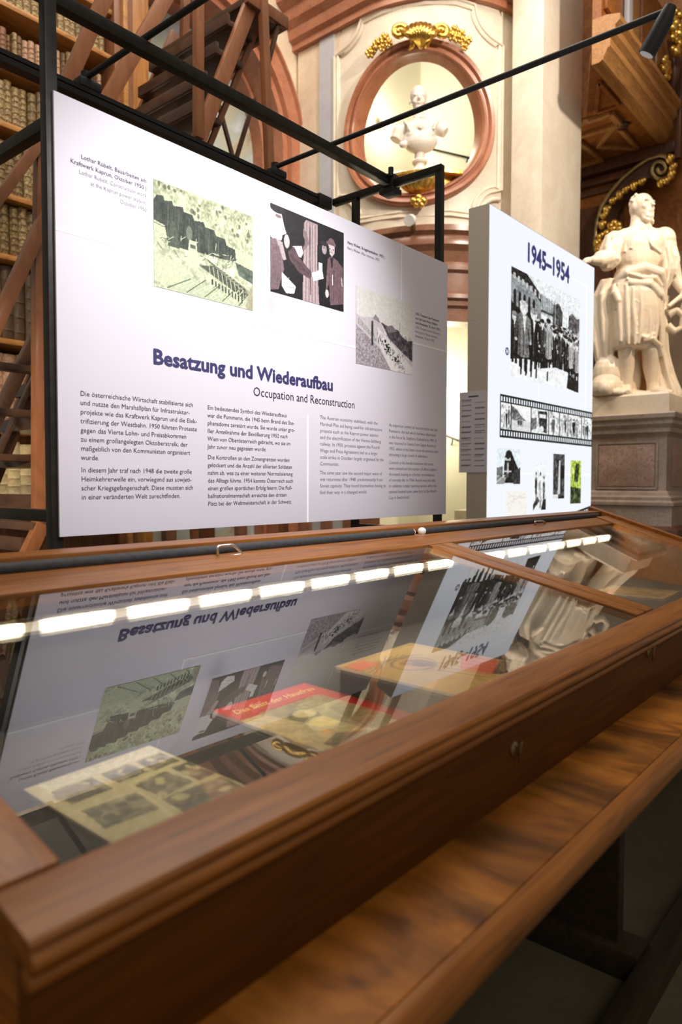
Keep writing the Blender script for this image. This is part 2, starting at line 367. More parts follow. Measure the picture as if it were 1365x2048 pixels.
# flat lettering: text turned into mesh, fitted to a width in metres
LAST_SC = [1.0]
def letters(name, parent, lines, o, ux, uy, size, spacing, mat, width=None, bold=0.0, align='LEFT', shear=0.0, lift=0.0010, gaps=None, xs=None, fat=0.0, **kw):
    o = Vector(o); ux = Vector(ux).normalized(); uy = Vector(uy).normalized(); n = ux.cross(uy)
    parts = []; wmax = 0
    for k, t in enumerate(lines):
        if not t: continue
        cu = bpy.data.curves.new('t', 'FONT'); cu.body = t; cu.size = size; cu.resolution_u = 2; cu.offset = bold*size; cu.shear = shear
        cu.align_x = align; ob = bpy.data.objects.new('t', cu); COL.objects.link(ob)
        parts.append((k, ob, cu))
    bpy.context.view_layer.update()
    meshes = []
    for k, ob, cu in parts:
        me = bpy.data.meshes.new_from_object(ob); meshes.append((k, me))
        if len(me.vertices):
            c = np.empty(len(me.vertices)*3); me.vertices.foreach_get('co', c); c = c.reshape(-1, 3)
            wmax = max(wmax, c[:, 0].max()-c[:, 0].min() if align != 'LEFT' else c[:, 0].max())
    sc = xs if xs else ((width/wmax) if width else 1.0)
    LAST_SC[0] = sc
    V = []; Fc = []
    for k, me in meshes:
        dy = -k*spacing
        if gaps: dy -= sum(g for kk, g in gaps if k >= kk)
        b = len(V)
        for v in me.vertices:
            V.append(o+ux*(v.co.x*sc)+uy*(v.co.y+dy)+n*lift)
        for p in me.polygons: Fc.append([b+i for i in p.vertices])
        if fat:
            n0 = len(V)
            for q_, (fx, fy) in enumerate(((fat, 0), (-fat, 0), (0, fat), (0, -fat))):
                b2 = len(V)
                for v in me.vertices: V.append(o+ux*(v.co.x*sc+fx)+uy*(v.co.y+dy+fy)+n*(lift+.00004*(q_+1)))
                for p in me.polygons: Fc.append([b2+i for i in p.vertices])
        bpy.data.meshes.remove(me)
    for k, ob, cu in parts:
        bpy.data.objects.remove(ob, do_unlink=True); bpy.data.curves.remove(cu)
    me = bpy.data.meshes.new(name); me.from_pydata(V, [], Fc); me.update()
    return link(name, me, mat, parent, **kw)
# sculpture: overlapping volumes melted into one continuous skin
def sculpt(name, mb, mat, voxel, smooth_it=6, parent=None, floor_z=None, **kw):
    me = mb.mesh(name+'_raw'); o = bpy.data.objects.new(name+'_raw', me); COL.objects.link(o)
    r = o.modifiers.new('r', 'REMESH'); r.mode = 'VOXEL'; r.voxel_size = voxel
    s = o.modifiers.new('s', 'SMOOTH'); s.iterations = smooth_it; s.factor = .5
    bpy.context.view_layer.update()
    out = bpy.data.meshes.new_from_object(o.evaluated_get(bpy.context.evaluated_depsgraph_get()))
    bpy.data.objects.remove(o, do_unlink=True); bpy.data.meshes.remove(me)
    out.materials.clear()
    if floor_z is not None:
        bm = bmesh.new(); bm.from_mesh(out)
        r_ = bmesh.ops.bisect_plane(bm, geom=bm.verts[:]+bm.edges[:]+bm.faces[:], plane_co=(0, 0, floor_z), plane_no=(0, 0, 1), clear_inner=True)
        bmesh.ops.holes_fill(bm, edges=[e for e in bm.edges if e.is_boundary]); bm.to_mesh(out); bm.free()
    return link(name, out, mat, parent, True, **kw)

# ================================================================== THE SETTING
MB().box(-3, 14, -3, 9, -.06, 0).build('floor', M['floor'], None, kind='structure', label='stone floor of the hall under the display case, shade put into its colour', origin=(5, 3, -.03))
# ---- curved marble pier with the oval niche: plan is a straight stretch running into an arc
PR, PH0, UL, UR = 1.42, math.radians(-8.4), -.783, 1.25
def pier(u, v, d=0.0):
    uu = min(max(u, UL), UR); n0 = (math.sin(PH0), -math.cos(PH0)); cx = .968-n0[0]*PR; cz = 8.6-n0[1]*PR
    ph = PH0+uu/PR; n = (math.sin(ph), -math.cos(ph)); t = (math.cos(ph), math.sin(ph))
    r = cx+n[0]*(PR+d)+t[0]*(u-uu); z = cz+n[1]*(PR+d)+t[1]*(u-uu)
    return Vector((r*math.sin(YAW)+z*math.cos(YAW), -r*math.cos(YAW)+z*math.sin(YAW), v+HC))
def px_of(p):
    q = p-CAM; d = q.dot(F_); return 682.5+FPX*q.dot(R_)/d, 1024-FPX*q.dot(U_)/d
def pier_uv(px, py, d=0.0):
    lo, hi = -2.2, 1.4; v = 4.0
    for _ in range(4):
        a, b = lo, hi
        for _ in range(26):
            m = (a+b)/2
            if px_of(pier(m, v, d))[0] < px: a = m
            else: b = m
        u = (a+b)/2; q = pier(u, v, d)-CAM; dd = ray(px, py); v = dd.z*q.dot(F_)/dd.dot(F_)
    return u, v
def on_pier(px, py, d=0.0): u, v = pier_uv(px, py, d); return pier(u, v, d)
def us(a, b, st=.06):
    n = max(1, int(abs(b-a)/st)); return [a+(b-a)*k/n for k in range(n+1)]
def pier_patch(mb, u0, u1, v0, v1, d=0.0, back=.25):
    U = us(u0, u1); mb.grid([[pier(u, v, d) for u in U] for v in (v0, v1)])
    mb.grid([[pier(u, v1, dd) for u in U] for dd in (d, d-back)]); mb.grid([[pier(u, v0, dd) for u in U] for dd in (d-back, d)])
    for u in (u0, u1): mb.add([pier(u, v0, d), pier(u, v1, d), pier(u, v1, d-back), pier(u, v0, d-back)], [(0, 1, 2, 3)])
    return mb
def pier_sweep_u(mb, prof, u0, u1):
    U = us(u0, u1); rows = [[pier(u, v, d) for u in U] for d, v in prof]; mb.grid(rows)
    for u in (u0, u1): mb.add([pier(u, v, d) for d, v in prof], [tuple(range(len(prof)))])
    return mb
def pier_ring(mb, uc, vc, a, b, prof, n=96, t0=0, t1=2*math.pi):
    rows = []
    for o, d in prof: rows.append([pier(uc+(a+o)*math.cos(t0+(t1-t0)*k/n), vc+(b+o)*math.sin(t0+(t1-t0)*k/n), d) for k in range(n+1)])
    return mb.grid(rows)
def pier_path(mb, path, prof, closed=True):
    n = len(path); rows = [[] for _ in prof]
    for i in range(n + (1 if closed else 0)):
        i %= n
        a = path[i-1] if (closed or i > 0) else path[i]; b = path[(i+1) % n] if (closed or i < n-1) else path[i]
        dx, dy = b[0]-a[0], b[1]-a[1]; L = math.hypot(dx, dy) or 1; nx, ny = -dy/L, dx/L
        for r, (o, d) in zip(rows, prof): r.append(pier(path[i][0]+nx*o, path[i][1]+ny*o, d))
    return mb.grid(rows)
OC, OV, OA, OB = -.105, 4.20, .795, .80
wall = empty('wall_center', pier(0, -HC, 0), 'curved ivory marble pier wall with an oval niche', kind='structure')
mb = MB()
n = 120
rows = []
u0, u1, v0, v1 = -1.16, .96, 3.0, 5.6
for m in range(8):
    t = m/7; row = []
    for k in range(n+1):
        an = 2*math.pi*k/n; cx, sy = math.cos(an), math.sin(an)
        ex, ey = OC+OA*cx, OV+OB*sy
        s = min(((u1-OC)/cx if cx > 1e-6 else 9), ((u0-OC)/cx if cx < -1e-6 else 9), ((v1-OV)/sy if sy > 1e-6 else 9), ((v0-OV)/sy if sy < -1e-6 else 9))
        rx, ry = OC+cx*s, OV+sy*s
        row.append(pier(ex+(rx-ex)*t, ey+(ry-ey)*t, 0))
    rows.append(row)
mb.grid(rows); mb.build('niche_wall', M['white_m'], wall, smooth=True)
mb = MB(); pier_patch(mb, -1.87, -1.16, 3.0, 5.6, .0); mb.build('side_field', M['cream'], wall, smooth=35)
mb = MB(); pier_patch(mb, -1.48, -1.235, 3.0, 5.6, .02, .05); mb.build('bluish_strip', M['blue_m'], wall, smooth=35)
mb = MB(); pier_patch(mb, .96, 1.25, 3.0, 5.6, 0); mb.build('side_field', M['white_m'], wall, smooth=35)
# oval red marble frame and its reveal
mb = MB(); pier_ring(mb, OC, OV, OA, OB, [(-.012, -.15), (-.005, .0), (0, .03), (.015, .055), (.04, .058), (.05, .03), (.072, .035), (.09, .075), (.125, .085), (.148, .06), (.158, .02), (.158, -.01)])
mb.build('oval_frame', M['red_m'], wall, smooth=40)
# notched panel moulding
path = []
def qarc(cu, cv, ru, rv, a0, a1, n=8): return [(cu+ru*math.cos(math.radians(a0+(a1-a0)*k/n)), cv+rv*math.sin(math.radians(a0+(a1-a0)*k/n))) for k in range(n+1)]
path += qarc(-1.2, 5.56, .40, .27, 270, 360) + [(-.5, 5.575), (0, 5.58), (.35, 5.57)] + qarc(.945, 5.53, .38, .36, 180, 270)
path += qarc(.945, 3.14, .36, .36, 90, 180) + [(.3, 3.16), (-.3, 3.17)] + qarc(-1.2, 3.2, .36, .36, 0, 90)
mb = MB(); pier_path(mb, path, [(-.045, 0), (-.04, .02), (-.02, .03), (-.012, .012), (.008, .014), (.016, .034), (.036, .036), (.045, 0)]); mb.build('panel_moulding', M['white_m'], wall, smooth=45)
# red marble cornice above
mb = MB(); pier_sweep_u(mb, [(-.1, 5.585), (.07, 5.585), (.07, 5.66), (.13, 5.69), (.15, 5.77), (.15, 5.80), (.23, 5.86), (.25, 5.95), (.25, 5.99), (.36, 6.05), (.38, 6.2), (.38, 6.5), (-.1, 6.5)], -1.98, 1.28)
mb.build('red_cornice', M['red_m'], wall, smooth=30)
# brown marble entablature under the panel
mb = MB(); pier_sweep_u(mb, [(-.1, 2.995), (.12, 2.995), (.12, 2.93), (.07, 2.89), (.09, 2.85), (.09, 2.78), (.03, 2.72), (.0, 2.60), (.05, 2.56), (.05, 2.50), (.0, 2.47), (.0, 2.25), (.05, 2.22), (.06, 2.17), (.02, 2.14), (.02, 2.09), (-.02, 2.06), (-.02, 1.99), (.02, 1.985), (.02, 1.90), (-.25, 1.90), (-.25, 2.995)], -1.9, 1.28)
mb.build('brown_entablature', M['brown_m'], wall, smooth=30)
mb = MB(); pier_patch(mb, -.90, -.70, -HC, 1.9, .03, .3); mb.build('door_jamb', M['brown_m'], wall, smooth=30)
mb = MB(); pier_patch(mb, .98, 1.28, -HC, 1.9, .0, .3); mb.build('door_jamb', M['brown_m'], wall, smooth=30)
mb = MB(); pier_patch(mb, -1.9, -.90, -HC, 1.9, .0, .2); mb.build('lower_field', M['blue_m'], wall, smooth=30)
mb = MB()
for a in (-1.78, -1.42, -1.05): pier_patch(mb, a, a+.16, -HC, 1.9, .06, .05)
mb.build('lower_pilaster', M['brown_m'], wall, smooth=30)
# small carved scroll by the lower right corner of the panel
mb = MB(); a = [pier(.945-.33*math.cos(t)*1.0+.0, 3.05+.33*math.sin(t), .02) for t in [math.pi/2*k/10 for k in range(11)]]; mb.tube(a, .028, 8); mb.build('carved_scroll', M['white_m'], wall, smooth=True)
# ---- gilded ornaments on the niche
def gilt(name, label, pts_fn, loc):
    e = empty(name, loc, label, 'ornament'); pts_fn(e); return e
def shell_top(e):
    # fan shell leaning out over the frame
    base = on_pier(842, 96, .10)
    for k in range(9):
        t = -1.0+2*k/8; tip = on_pier(842+t*36, 48+abs(t)**2.2*16, .20); mid = on_pier(842+t*18, 66+abs(t)*6, .26)
        MB().tube([base, base.lerp(mid, .6)+Vector((0, 0, .02)), mid, tip], [.018, .03, .04, .034], 8).build('shell_rib', M['gold'], e, smooth=True)
    for s, x in ((-1, 800), (1, 884)):
        pts = []
        for k in range(26):
            a = k/25*2*math.pi*1.5; rr = 15*(1-k/32)
            pts.append(on_pier(x+s*(-rr*math.cos(a)), 62-rr*math.sin(a)*.9+2, .16+.05*k/25))
        MB().tube(pts, [.042-.020*k/25 for k in range(26)], 8).build('scroll', M['gold'], e, smooth=True)
    MB().tube([on_pier(822, 64, .14), on_pier(828, 78, .17), on_pier(826, 92, .14), on_pier(818, 98, .1)], [.03, .04, .03, .02], 8).build('leaf', M['gold'], e, smooth=True)
    MB().tube([on_pier(862, 70, .14), on_pier(856, 84, .17), on_pier(850, 92, .14), on_pier(858, 90, .12)], [.03, .035, .03, .02], 8).build('leaf', M['gold'], e, smooth=True)
gilt('gilded_shell', 'gilded rocaille shell crowning the oval niche', shell_top, on_pier(842, 96, .1))
def flowers(spots):
    def fn(e):
        for k, (x, y, r) in enumerate(spots):
            c = on_pier(x, y, .12); mb = MB().sphere(c+(-F_)*.02, r*.45, 0, 8, 6)
            for q in range(6):
                a = 2*math.pi*q/6+k; mb.sphere(c+R_*(math.cos(a)*r*.75)+Vector((0, 0, math.sin(a)*r*.75)), (r*.5, r*.35, r*.5), 0, 8, 5)
            mb.build('blossom', M['gold'], e, smooth=True)
    return fn
gilt('gilded_blossoms', 'gilded flower cluster to the left of the shell on the oval niche', flowers([(741, 106, .055), (748, 98, .045), (757, 88, .06), (766, 95, .045), (770, 78, .06), (778, 86, .045)]), on_pier(760, 95, .1))
gilt('gilded_blossoms', 'gilded flower cluster to the right of the shell on the oval niche', flowers([(905, 72, .055), (910, 60, .05), (917, 76, .055), (924, 68, .045), (931, 84, .055), (938, 80, .04), (930, 94, .04)]), on_pier(915, 75, .1))
def ledge_fn(e):
    uL, vL = pier_uv(768, 351, .06); uR, vR = pier_uv(925, 351, .06); v = (vL+vR)/2
    mb = MB(); U = us(uL, uR, .03)
    prof = [(-.2, v+.02), (.10, v+.03), (.13, v+.015), (.13, v-.02), (.09, v-.035), (-.2, v-.035)]
    mb.grid([[pier(u, vv, d*(1-.35*abs((u-(uL+uR)/2)/((uR-uL)/2))**2)) for u in U] for d, vv in prof]); mb.build('shelf', M['gold'], e, smooth=40)
    # fluted bowl
    c = on_pier(838, 366, .0); N = 72; rows = []
    for k in range(8):
        t = k/7; r = .235*math.cos(t*math.pi/2*.93); z = -.17*math.sin(t*math.pi/2)
        row = []
        for q in range(N+1):
            an = math.pi*q/N; fl = 1+.10*abs(math.sin(an*9))*(1-t*.6)
            row.append(c + R0*(-math.cos(an)*r*fl) + Vector((-F_.x, -F_.y, 0))*(math.sin(an)*r*.75*fl+.02) + Vector((0, 0, z+.03)))
        rows.append(row)
    MB().grid(rows).build('fluted_bowl', M['gold'], e, smooth=True)
    mb = MB()
    for x, y, r in ((838, 396, .05), (828, 402, .045), (848, 402, .045), (833, 410, .035), (844, 410, .035), (838, 404, .05)): mb.sphere(on_pier(x, y, .1), r, 0, 9, 6)
    mb.build('pendant_blossom', M['gold'], e, smooth=True)
gilt('gilded_bracket', 'gilded ledge with fluted bowl carrying the bust', ledge_fn, on_pier(838, 366, .0))
# ---- bust in the oval niche
BS = 8.55/FPX
bo = pier(OC+.05, pier_uv(838, 351, .06)[1]+.034, -.02)
def bl(px, py, dy=0.0):                        # picture offsets of the bust -> metres around its foot; dy towards the viewer
    return bo + R0*((px-838)*BS) + Vector((0, 0, (345-py)*BS)) - Vector((F_.x, F_.y, 0)).normalized()*dy
rz = Matrix.Rotation(YAW-math.pi/2, 3, 'Z')
mb = MB()
mb.sphere(bl(835, 192), (.100, .115, .118), 0, 20, 14, rz); mb.sphere(bl(834.5, 206, .03), (.078, .085, .098), 0, 18, 12, rz)
mb.sphere(bl(834, 219, .055), (.046, .05, .035), 0, 12, 8, rz); mb.sphere(bl(834, 205, .125), (.017, .03, .03), 0, 10, 6, rz)
mb.tube([bl(834, 196, .11), bl(834, 207, .137)], [.012, .02], 8)
for s in (-1, 1):
    mb.sphere(bl(834+s*6.5, 197, .098), (.026, .014, .010), 0, 10, 6, rz); mb.sphere(bl(834+s*16.5, 204, .0), (.012, .026, .03), 0, 8, 6, rz); mb.sphere(bl(834+s*8, 209, .085), (.024, .02, .024), 0, 10, 6, rz)
mb.sphere(bl(834, 213.5, .112), (.022, .012, .006), 0, 8, 5, rz)
mb.tube([bl(835, 213, -.01), bl(836, 228, -.01), bl(838, 240)], [.062, .066, .09], 14)
mb.sphere(bl(838, 258), (.20, .125, .12), 0, 20, 12, rz); mb.sphere(bl(838, 280, .02), (.205, .12, .145), 0, 20, 12, rz)
mb.sphere(bl(822, 272, .08), (.075, .05, .06), 0, 14, 9, rz); mb.sphere(bl(853, 272, .08), (.075, .05, .06), 0, 14, 9, rz)
mb.tube([bl(812, 254), bl(797, 262), bl(790, 278)], [.085, .082, .074], 14); mb.tube([bl(862, 250), bl(878, 256), bl(888, 264, .02)], [.085, .075, .062], 14)
for a, b in (((806, 244), (816, 268)), ((872, 242), (862, 266))): mb.tube([bl(*a, .06), bl((a[0]+b[0])/2, (a[1]+b[1])/2, .12), bl(*b, .12)], .018, 8)
for k in range(4): mb.tube([bl(820+k*2, 243+k*4, .07), bl(837, 250+k*5, .12+.01*k), bl(854-k*2, 243+k*4, .07)], .014, 8)
mb.sphere(bl(804, 290, .06), (.05, .04, .04), 0, 10, 7, rz)
be = empty('marble_bust', bo, 'white marble bust with bare head standing in the oval niche', 'bust')
sculpt('bust_figure', mb, M['bustm'], .0085, 5, be)
MB().lathe([(.115, 0), (.115, .03), (.09, .045), (.066, .085), (.06, .12), (.085, .135), (.09, .155), (.08, .17), (.06, .18), (.06, .25)], bo, 28).build('socle', M['bustm'], be, smooth=40)
# ---- room with stairs behind the pier
MB().box(7.05, 9.8, 6.5, 6.6, 0, 8.2).build('wall_stair_left', M['stucco'], None, kind='structure', label='ivory plaster wall of the stair room behind the oval niche', origin=(8.4, 6.5, 0))
MB().box(9.7, 9.8, 4.34, 6.5, 0, 8.2).build('wall_stair_back', M['stucco2'], None, kind='structure', label='pale greenish wall of the stair room behind the oval niche', origin=(9.75, 5, 0))
st = empty('stone_steps', (8.6, 5.0, 0), 'pale stone steps in the stair room beyond the doorway', 'steps')
for k, (a, b) in enumerate(((8.0, 9.68), (8.45, 9.68), (8.9, 9.68))): MB().box(a, b, 4.45, 5.35, k*.32, k*.32+.33).build('step', M['step'], st, .012)
hr = empty('stair_handrail', at_x(897, 872, 9.62), 'thin dark handrail on the stair room wall right of the big panel', 'handrail')
MB().tube([at_x(860, 858, 9.62), at_x(925, 884, 9.62), at_x(985, 905, 9.62)], .018, 8).build('rail', M['metal'], hr, smooth=True)
MB().tube([at_x(906, 876, 9.62), at_x(905, 886, 9.66), at_x(903, 890, 9.7)], .01, 6).build('bracket', M['metal'], hr, smooth=True)
hr = empty('stair_handrail', at_x(900, 307, 9.62), 'thin dark handrail seen through the oval niche beside the bust', 'handrail')
MB().tube([at_x(860, 297, 9.62), at_x(948, 318, 9.62)], .016, 8).build('rail', M['metal'], hr, smooth=True)
MB().tube([at_x(936, 316, 9.62), at_x(934, 324, 9.70)], .01, 6).build('bracket', M['metal'], hr, smooth=True)
# small white sensor box on the base band
e = empty('wall_speaker', on_pier(820, 440, .05), 'small white round device on a stalk under the oval niche', 'device')
MB().tube([on_pier(818, 441, .30), on_pier(823, 440, .20)], .062, 20).build('housing', M['white'], e, smooth=40)
MB().tube([on_pier(827, 438, .2), on_pier(827, 461, .12)], .028, 10).build('stalk', M['brass'], e, smooth=True)

# ---- straight marble pilaster right of the pier
p = empty('wall_pilaster', (8.4, 3.8, 0), 'tall pale marble pilaster behind the light box', kind='structure')
MB().box(7.871, 9.0, 3.618, 4.0, 0, 8.5).build('shaft', M['white_m'], p, .006)
MB().box(7.80, 9.07, 3.56, 4.0, 0, .5).build('base', M['brown_m'], p, .01)
# ---- arch wall on the left of the pier
AX, AZ, AR, AY = 5.45, 4.25+HC, 1.66, 6.65
wa = empty('wall_left', (AX, AY, 0), 'cream wall with a red marble arch around a faded fresco', kind='structure')
mb = MB(); n = 40; ri = AR-.36
rows = [[], []]
arc = [(AX+AR*math.cos(math.pi*k/n), AZ+AR*math.sin(math.pi*k/n)) for k in range(n+1)]
top = 8.5
xs0, xs1 = 3.4, 7.06
for x, z in arc:
    rows[0].append((x, AY, z)); rows[1].append((x, AY, top))
mb.grid(rows); mb.add([(AX+AR, AY, 0), (xs1, AY, 0), (xs1, AY, top), (AX+AR, AY, top)], [(0, 1, 2, 3)]) if xs1 > AX+AR else None
mb.add([(xs0, AY, 0), (AX-AR, AY, 0), (AX-AR, AY, top), (xs0, AY, top)], [(0, 1, 2, 3)])
mb.build('spandrel', M['cream'], wa)
def arch_sweep(prof):
    # prof: list of (radius, y); follows the arch and runs down both jambs
    rows = []
    for r, y in prof:
        rows.append([(AX+r, y, 0)] + [(AX+r*math.cos(math.pi*k/n), y, AZ+r*math.sin(math.pi*k/n)) for k in range(n+1)] + [(AX-r, y, 0)])
    return MB().grid(rows)
arch_sweep([(AR, AY), (AR, AY-.10), (AR-.05, AY-.12), (AR-.07, AY-.08), (AR-.20, AY-.05), (AR-.22, AY-.09), (AR-.27, AY-.09), (AR-.29, AY-.03), (AR-.36, AY-.02), (AR-.36, AY+.30), (AR-.40, AY+.31), (AR-.40, AY+.55)]).build('red_arch', M['red_m'], wa, smooth=35)
MB().box(AX-AR, AX+AR, AY+.5, AY+.56, 0, AZ+AR).build('fresco', M['fresco'], wa)
for k, (a, b) in enumerate(((4.55, 4.75), (5.2, 5.36), (5.75, 5.95), (6.35, 6.5))): MB().box(a, b, AY+.40, AY+.5, 0, 2.1).build('painted_column', M['redwood'] if k % 2 == 0 else M['brown_m'], wa, .02)

# ---- gallery on the right
g = empty('ceiling', (9.3, 4.2, 4.6+HC), 'dark walnut panelled underside of the gallery', kind='structure')
S = 4.6+HC
MB().extr([(7.95, 3.11), (10.54, 3.11), (10.54, 4.28), (9.06, 4.28), (9.06, 3.58)], 'z', S, S+.1).build('soffit', M['gallery'], g)
# coffers
def frame_xy(name, pts, wd, z0, z1, mat, par):
    mb = MB(); m = len(pts)
    for k in range(m): a = Vector((*pts[k], (z0+z1)/2)); b = Vector((*pts[(k+1) % m], (z0+z1)/2)); mb.bar(a, b, z1-z0, wd)
    return mb.build(name, mat, par, .004)
frame_xy('coffer_moulding', [(9.12, 3.3), (9.45, 3.3), (9.45, 4.2), (9.12, 4.2)], .07, S-.06, S+.0, M['gallery_lite'], g)
frame_xy('coffer_moulding', [(8.35, 3.16), (9.02, 3.16), (9.02, 3.44)], .04, S-.035, S+.0, M['gallery'], g)
frame_xy('coffer_moulding', [(9.45, 3.35), (10.3, 3.35), (9.9, 3.75)], .05, S-.05, S, M['gallery_lite'], g)
frame_xy('coffer_moulding', [(9.55, 3.9), (10.35, 3.85), (10.35, 4.2), (9.55, 4.2)], .06, S-.05, S, M['gallery_lite'], g)
MB().lathe([(.07, -.05), (.09, 0)], (9.55, 3.3, S), 16).build('boss', M['stair_dark'], g, smooth=True)
gw = empty('wall_right', (10.55, 4, 0), 'dark mahogany end wall under the gallery', kind='structure')
MB().box(10.55, 10.65, .4, 4.3, 0, 8.6).build('panelling', M['gallery'], gw)
for z0, z1, d in ((S-.16, S, .16), (S-.30, S-.2, .10), (S-.42, S-.34, .05)): MB().box(10.55-d, 10.56, 2.9, 4.3, z0, z1).build('moulding', M['redwood'], gw, .02)
MB().box(10.50, 10.56, 3.6, 3.68, 0, S-.4).build('stile', M['redwood'], gw, .01)
MB().box(10.47, 10.56, 3.75, 4.3, 1.0, S-.6).build('raised_panel', M['redwood'], gw, .02)
MB().box(10.2, 10.56, 1.0, 2.95, 0, 4.4).build('grey_brown_pier', plain('grey_brown_stone', (.24, .16, .10), .7, 0, (.19, .125, .08), 3), gw, .02)
fb = empty('gallery_front', (9, 3.0, S), 'walnut gallery edge with stepped light mouldings above the statue', 'gallery')
prof = [(3.02, S-.02), (2.98, S+.0), (2.93, S+.10), (2.90, S+.12), (2.90, S+.20), (2.85, S+.24), (2.85, S+.32), (2.80, S+.36), (2.80, S+.42), (2.95, S+.46), (3.1, S+.46), (3.1, S-.02)]
MB().extr(prof, 'x', 7.97, 10.36).build('stepped_moulding', M['gallery_lite'], fb, smooth=30)
MB().box(7.97, 10.36, 3.0, 3.1, S+.46, S+1.6).build('parapet', M['gallery'], fb)
for k in range(4):
    x = 8.02+k*.58; MB().box(x, x+.5, 2.95, 3.01, S+.56, S+1.3).build('parapet_panel', M['gallery_lite' if k % 2 else 'gallery'], fb, .03)
MB().box(8.55, 8.68, 2.90, 2.96, S+.52, S+1.4).build('marble_inlay', M['blue_m'], fb, .01)
mb = MB(); mb.sphere((9.75, 2.86, S+.62), (.11, .08, .11), 0, 10, 7)
for q in range(7): mb.sphere((9.75+.11*math.cos(q*.9), 2.84, S+.62+.11*math.sin(q*.9)), .045, 0, 8, 5)
mb.build('gilded_rosette', M['gold'], fb, smooth=True)
MB().tube([(10.0, 2.86, S+.4), (10.05, 2.80, S+.75), (10.0, 2.86, S+1.1)], [.05, .07, .05], 8).build('turned_post', M['redwood'], fb, smooth=True)
e = empty('gilded_relief', at_d(1352, 85, 9.1), 'gilded carved relief at the top right edge of the gallery', 'ornament')
mb = MB()
for k in range(14): mb.sphere(at_d(1347+(k % 3)*7, 18+k*6.5, 9.1)+Vector((0, 0, random.uniform(-.02, .02))), random.uniform(.04, .075), 0, 8, 6)
mb.build('relief', M['gold'], e, smooth=True)
MB().box(10.30, 10.385, 2.80, 2.88, S-.3, S+1.4).build('corner_post', M['redwood'], fb, .02)
# ---- carved volute bracket with gilding
vb = empty('volute_bracket', at_x(1322, 335, 10.15), 'dark scrolled bracket with gilded edge behind the statue head', 'bracket')
sp = []
for k in range(40):
    a = -math.pi*.5+k/39*math.pi*3.6; rr = 27*(1-k/46); sp.append((1322+rr*math.cos(a)*.95, 338+rr*math.sin(a)))
outer = [(1190, 500), (1192, 470), (1196, 440), (1205, 412), (1222, 385), (1245, 358), (1272, 335), (1298, 318)]
def pth(lst, x=10.15): return [at_x(q[0], q[1], x) for q in lst]
body = outer + [(1322, 311)]
lo = [(1204, 500), (1208, 470), (1214, 440), (1226, 410), (1242, 388), (1264, 370), (1290, 358), (1310, 352), (1330, 346)]
A, B = pth(body), pth(lo); rows = [A, B]
mb = MB(); th = Vector((.28, 0, 0)); nA = len(A)
mb.add(A+B+[q+th for q in A]+[q+th for q in B], [(k, k+1, nA+k+1, nA+k) for k in range(nA-1)] + [(2*nA+k, 2*nA+k+1, 3*nA+k+1, 3*nA+k) for k in range(nA-1)] + [(k, k+1, 2*nA+k+1, 2*nA+k) for k in range(nA-1)] + [(nA+k, nA+k+1, 3*nA+k+1, 3*nA+k) for k in range(nA-1)])
mb.build('scroll_body', M['stair_dark'], vb, smooth=40)
MB().tube(pth(outer+sp, 10.12), .028, 8).build('gilt_edge', M['brass'], vb, smooth=True)
MB().lathe([(.17, -.14), (.19, 0), (.17, .14)], (0, 0, 0), 24).build('scroll_eye', M['stair_dark'], None).data.transform(Matrix.Translation(at_x(1322, 338, 10.30)) @ Matrix.Rotation(math.pi/2, 4, 'Y'))
eye = bpy.data.objects['scroll_eye']; eye.data.transform(Matrix.Translation(-wloc(vb))); eye.parent = vb
mb = MB()
for k, (x, y) in enumerate(((1196, 500), (1194, 486), (1200, 474), (1205, 450), (1208, 432), (1214, 420), (1226, 402), (1240, 390), (1252, 380), (1268, 372), (1284, 364), (1340, 318), (1346, 335), (1343, 350), (1334, 362), (1322, 366))):
    MB().sphere(at_x(x, y, 10.08), (.055, .05, .05+.02*(k % 2)), 0, 8, 6).sphere(at_x(x+5, y-4, 10.06), .035, 0, 8, 6).build('gilt_leaf', M['gold'], vb, smooth=True)
mb = MB()
for k, (x, y) in enumerate(((1222, 452), (1230, 446), (1238, 450), (1228, 458), (1240, 458), (1214, 466), (1206, 488), (1200, 494))): mb.sphere(at_x(x, y, 10.1), .055, 0, 8, 6)
mb.build('gilt_flowers', M['gold'], vb, smooth=True)

# ================================================================== BOOKCASE AND BOOKS
YB = 6.0
SHELF = [4.83, 4.33, 3.92, 3.44, 2.95, 2.38, 1.88, 1.19, .45, -.17]     # board heights above the lens
bc = empty('bookcase', (3.4, YB, 0), 'tall honey coloured wooden bookcase filled with old leather books', 'bookcase')
MB().box(2.62, 4.0, YB+.38, YB+.42, 0, 7.2).build('back_panel', M['redwood'], bc)
for k, h in enumerate(SHELF):
    MB().box(2.70, 3.86, YB-.02, YB+.38, h+HC-.045, h+HC).build('shelf_board', M['shelf'], bc, .006)
MB().box(2.60, 2.70, YB-.04, YB+.38, 0, 7.2).build('upright', M['shelf_side'], bc, .006)
MB().box(3.86, 4.06, YB-.05, YB+.38, 0, 7.2).build('upright', M['stair'], bc, .006)
MB().box(3.93, 3.98, YB-.09, YB-.04, 0, 7.2).build('fluting', M['shelf'], bc, .01)
MB().box(4.06, 4.34, YB+.10, YB+.42, 0, 7.2).build('side_panel', M['shelf_side'], bc, .006)
MB().extr([(YB+.1, HC-.215), (YB-.06, HC-.215), (YB-.10, HC-.25), (YB-.10, HC-.285), (YB-.03, HC-.31), (YB+.1, HC-.31)], 'x', 2.6, 4.08).build('counter_moulding', M['shelf'], bc, smooth=30)
MB().box(2.62, 4.06, YB-.01, YB+.37, HC-.62, HC-.31).build('drawer_front', M['redwood'], bc, .008)
MB().box(2.62, 4.06, YB-.02, YB+.37, HC-.95, HC-.91).build('lower_shelf', M['shelf'], bc, .006)
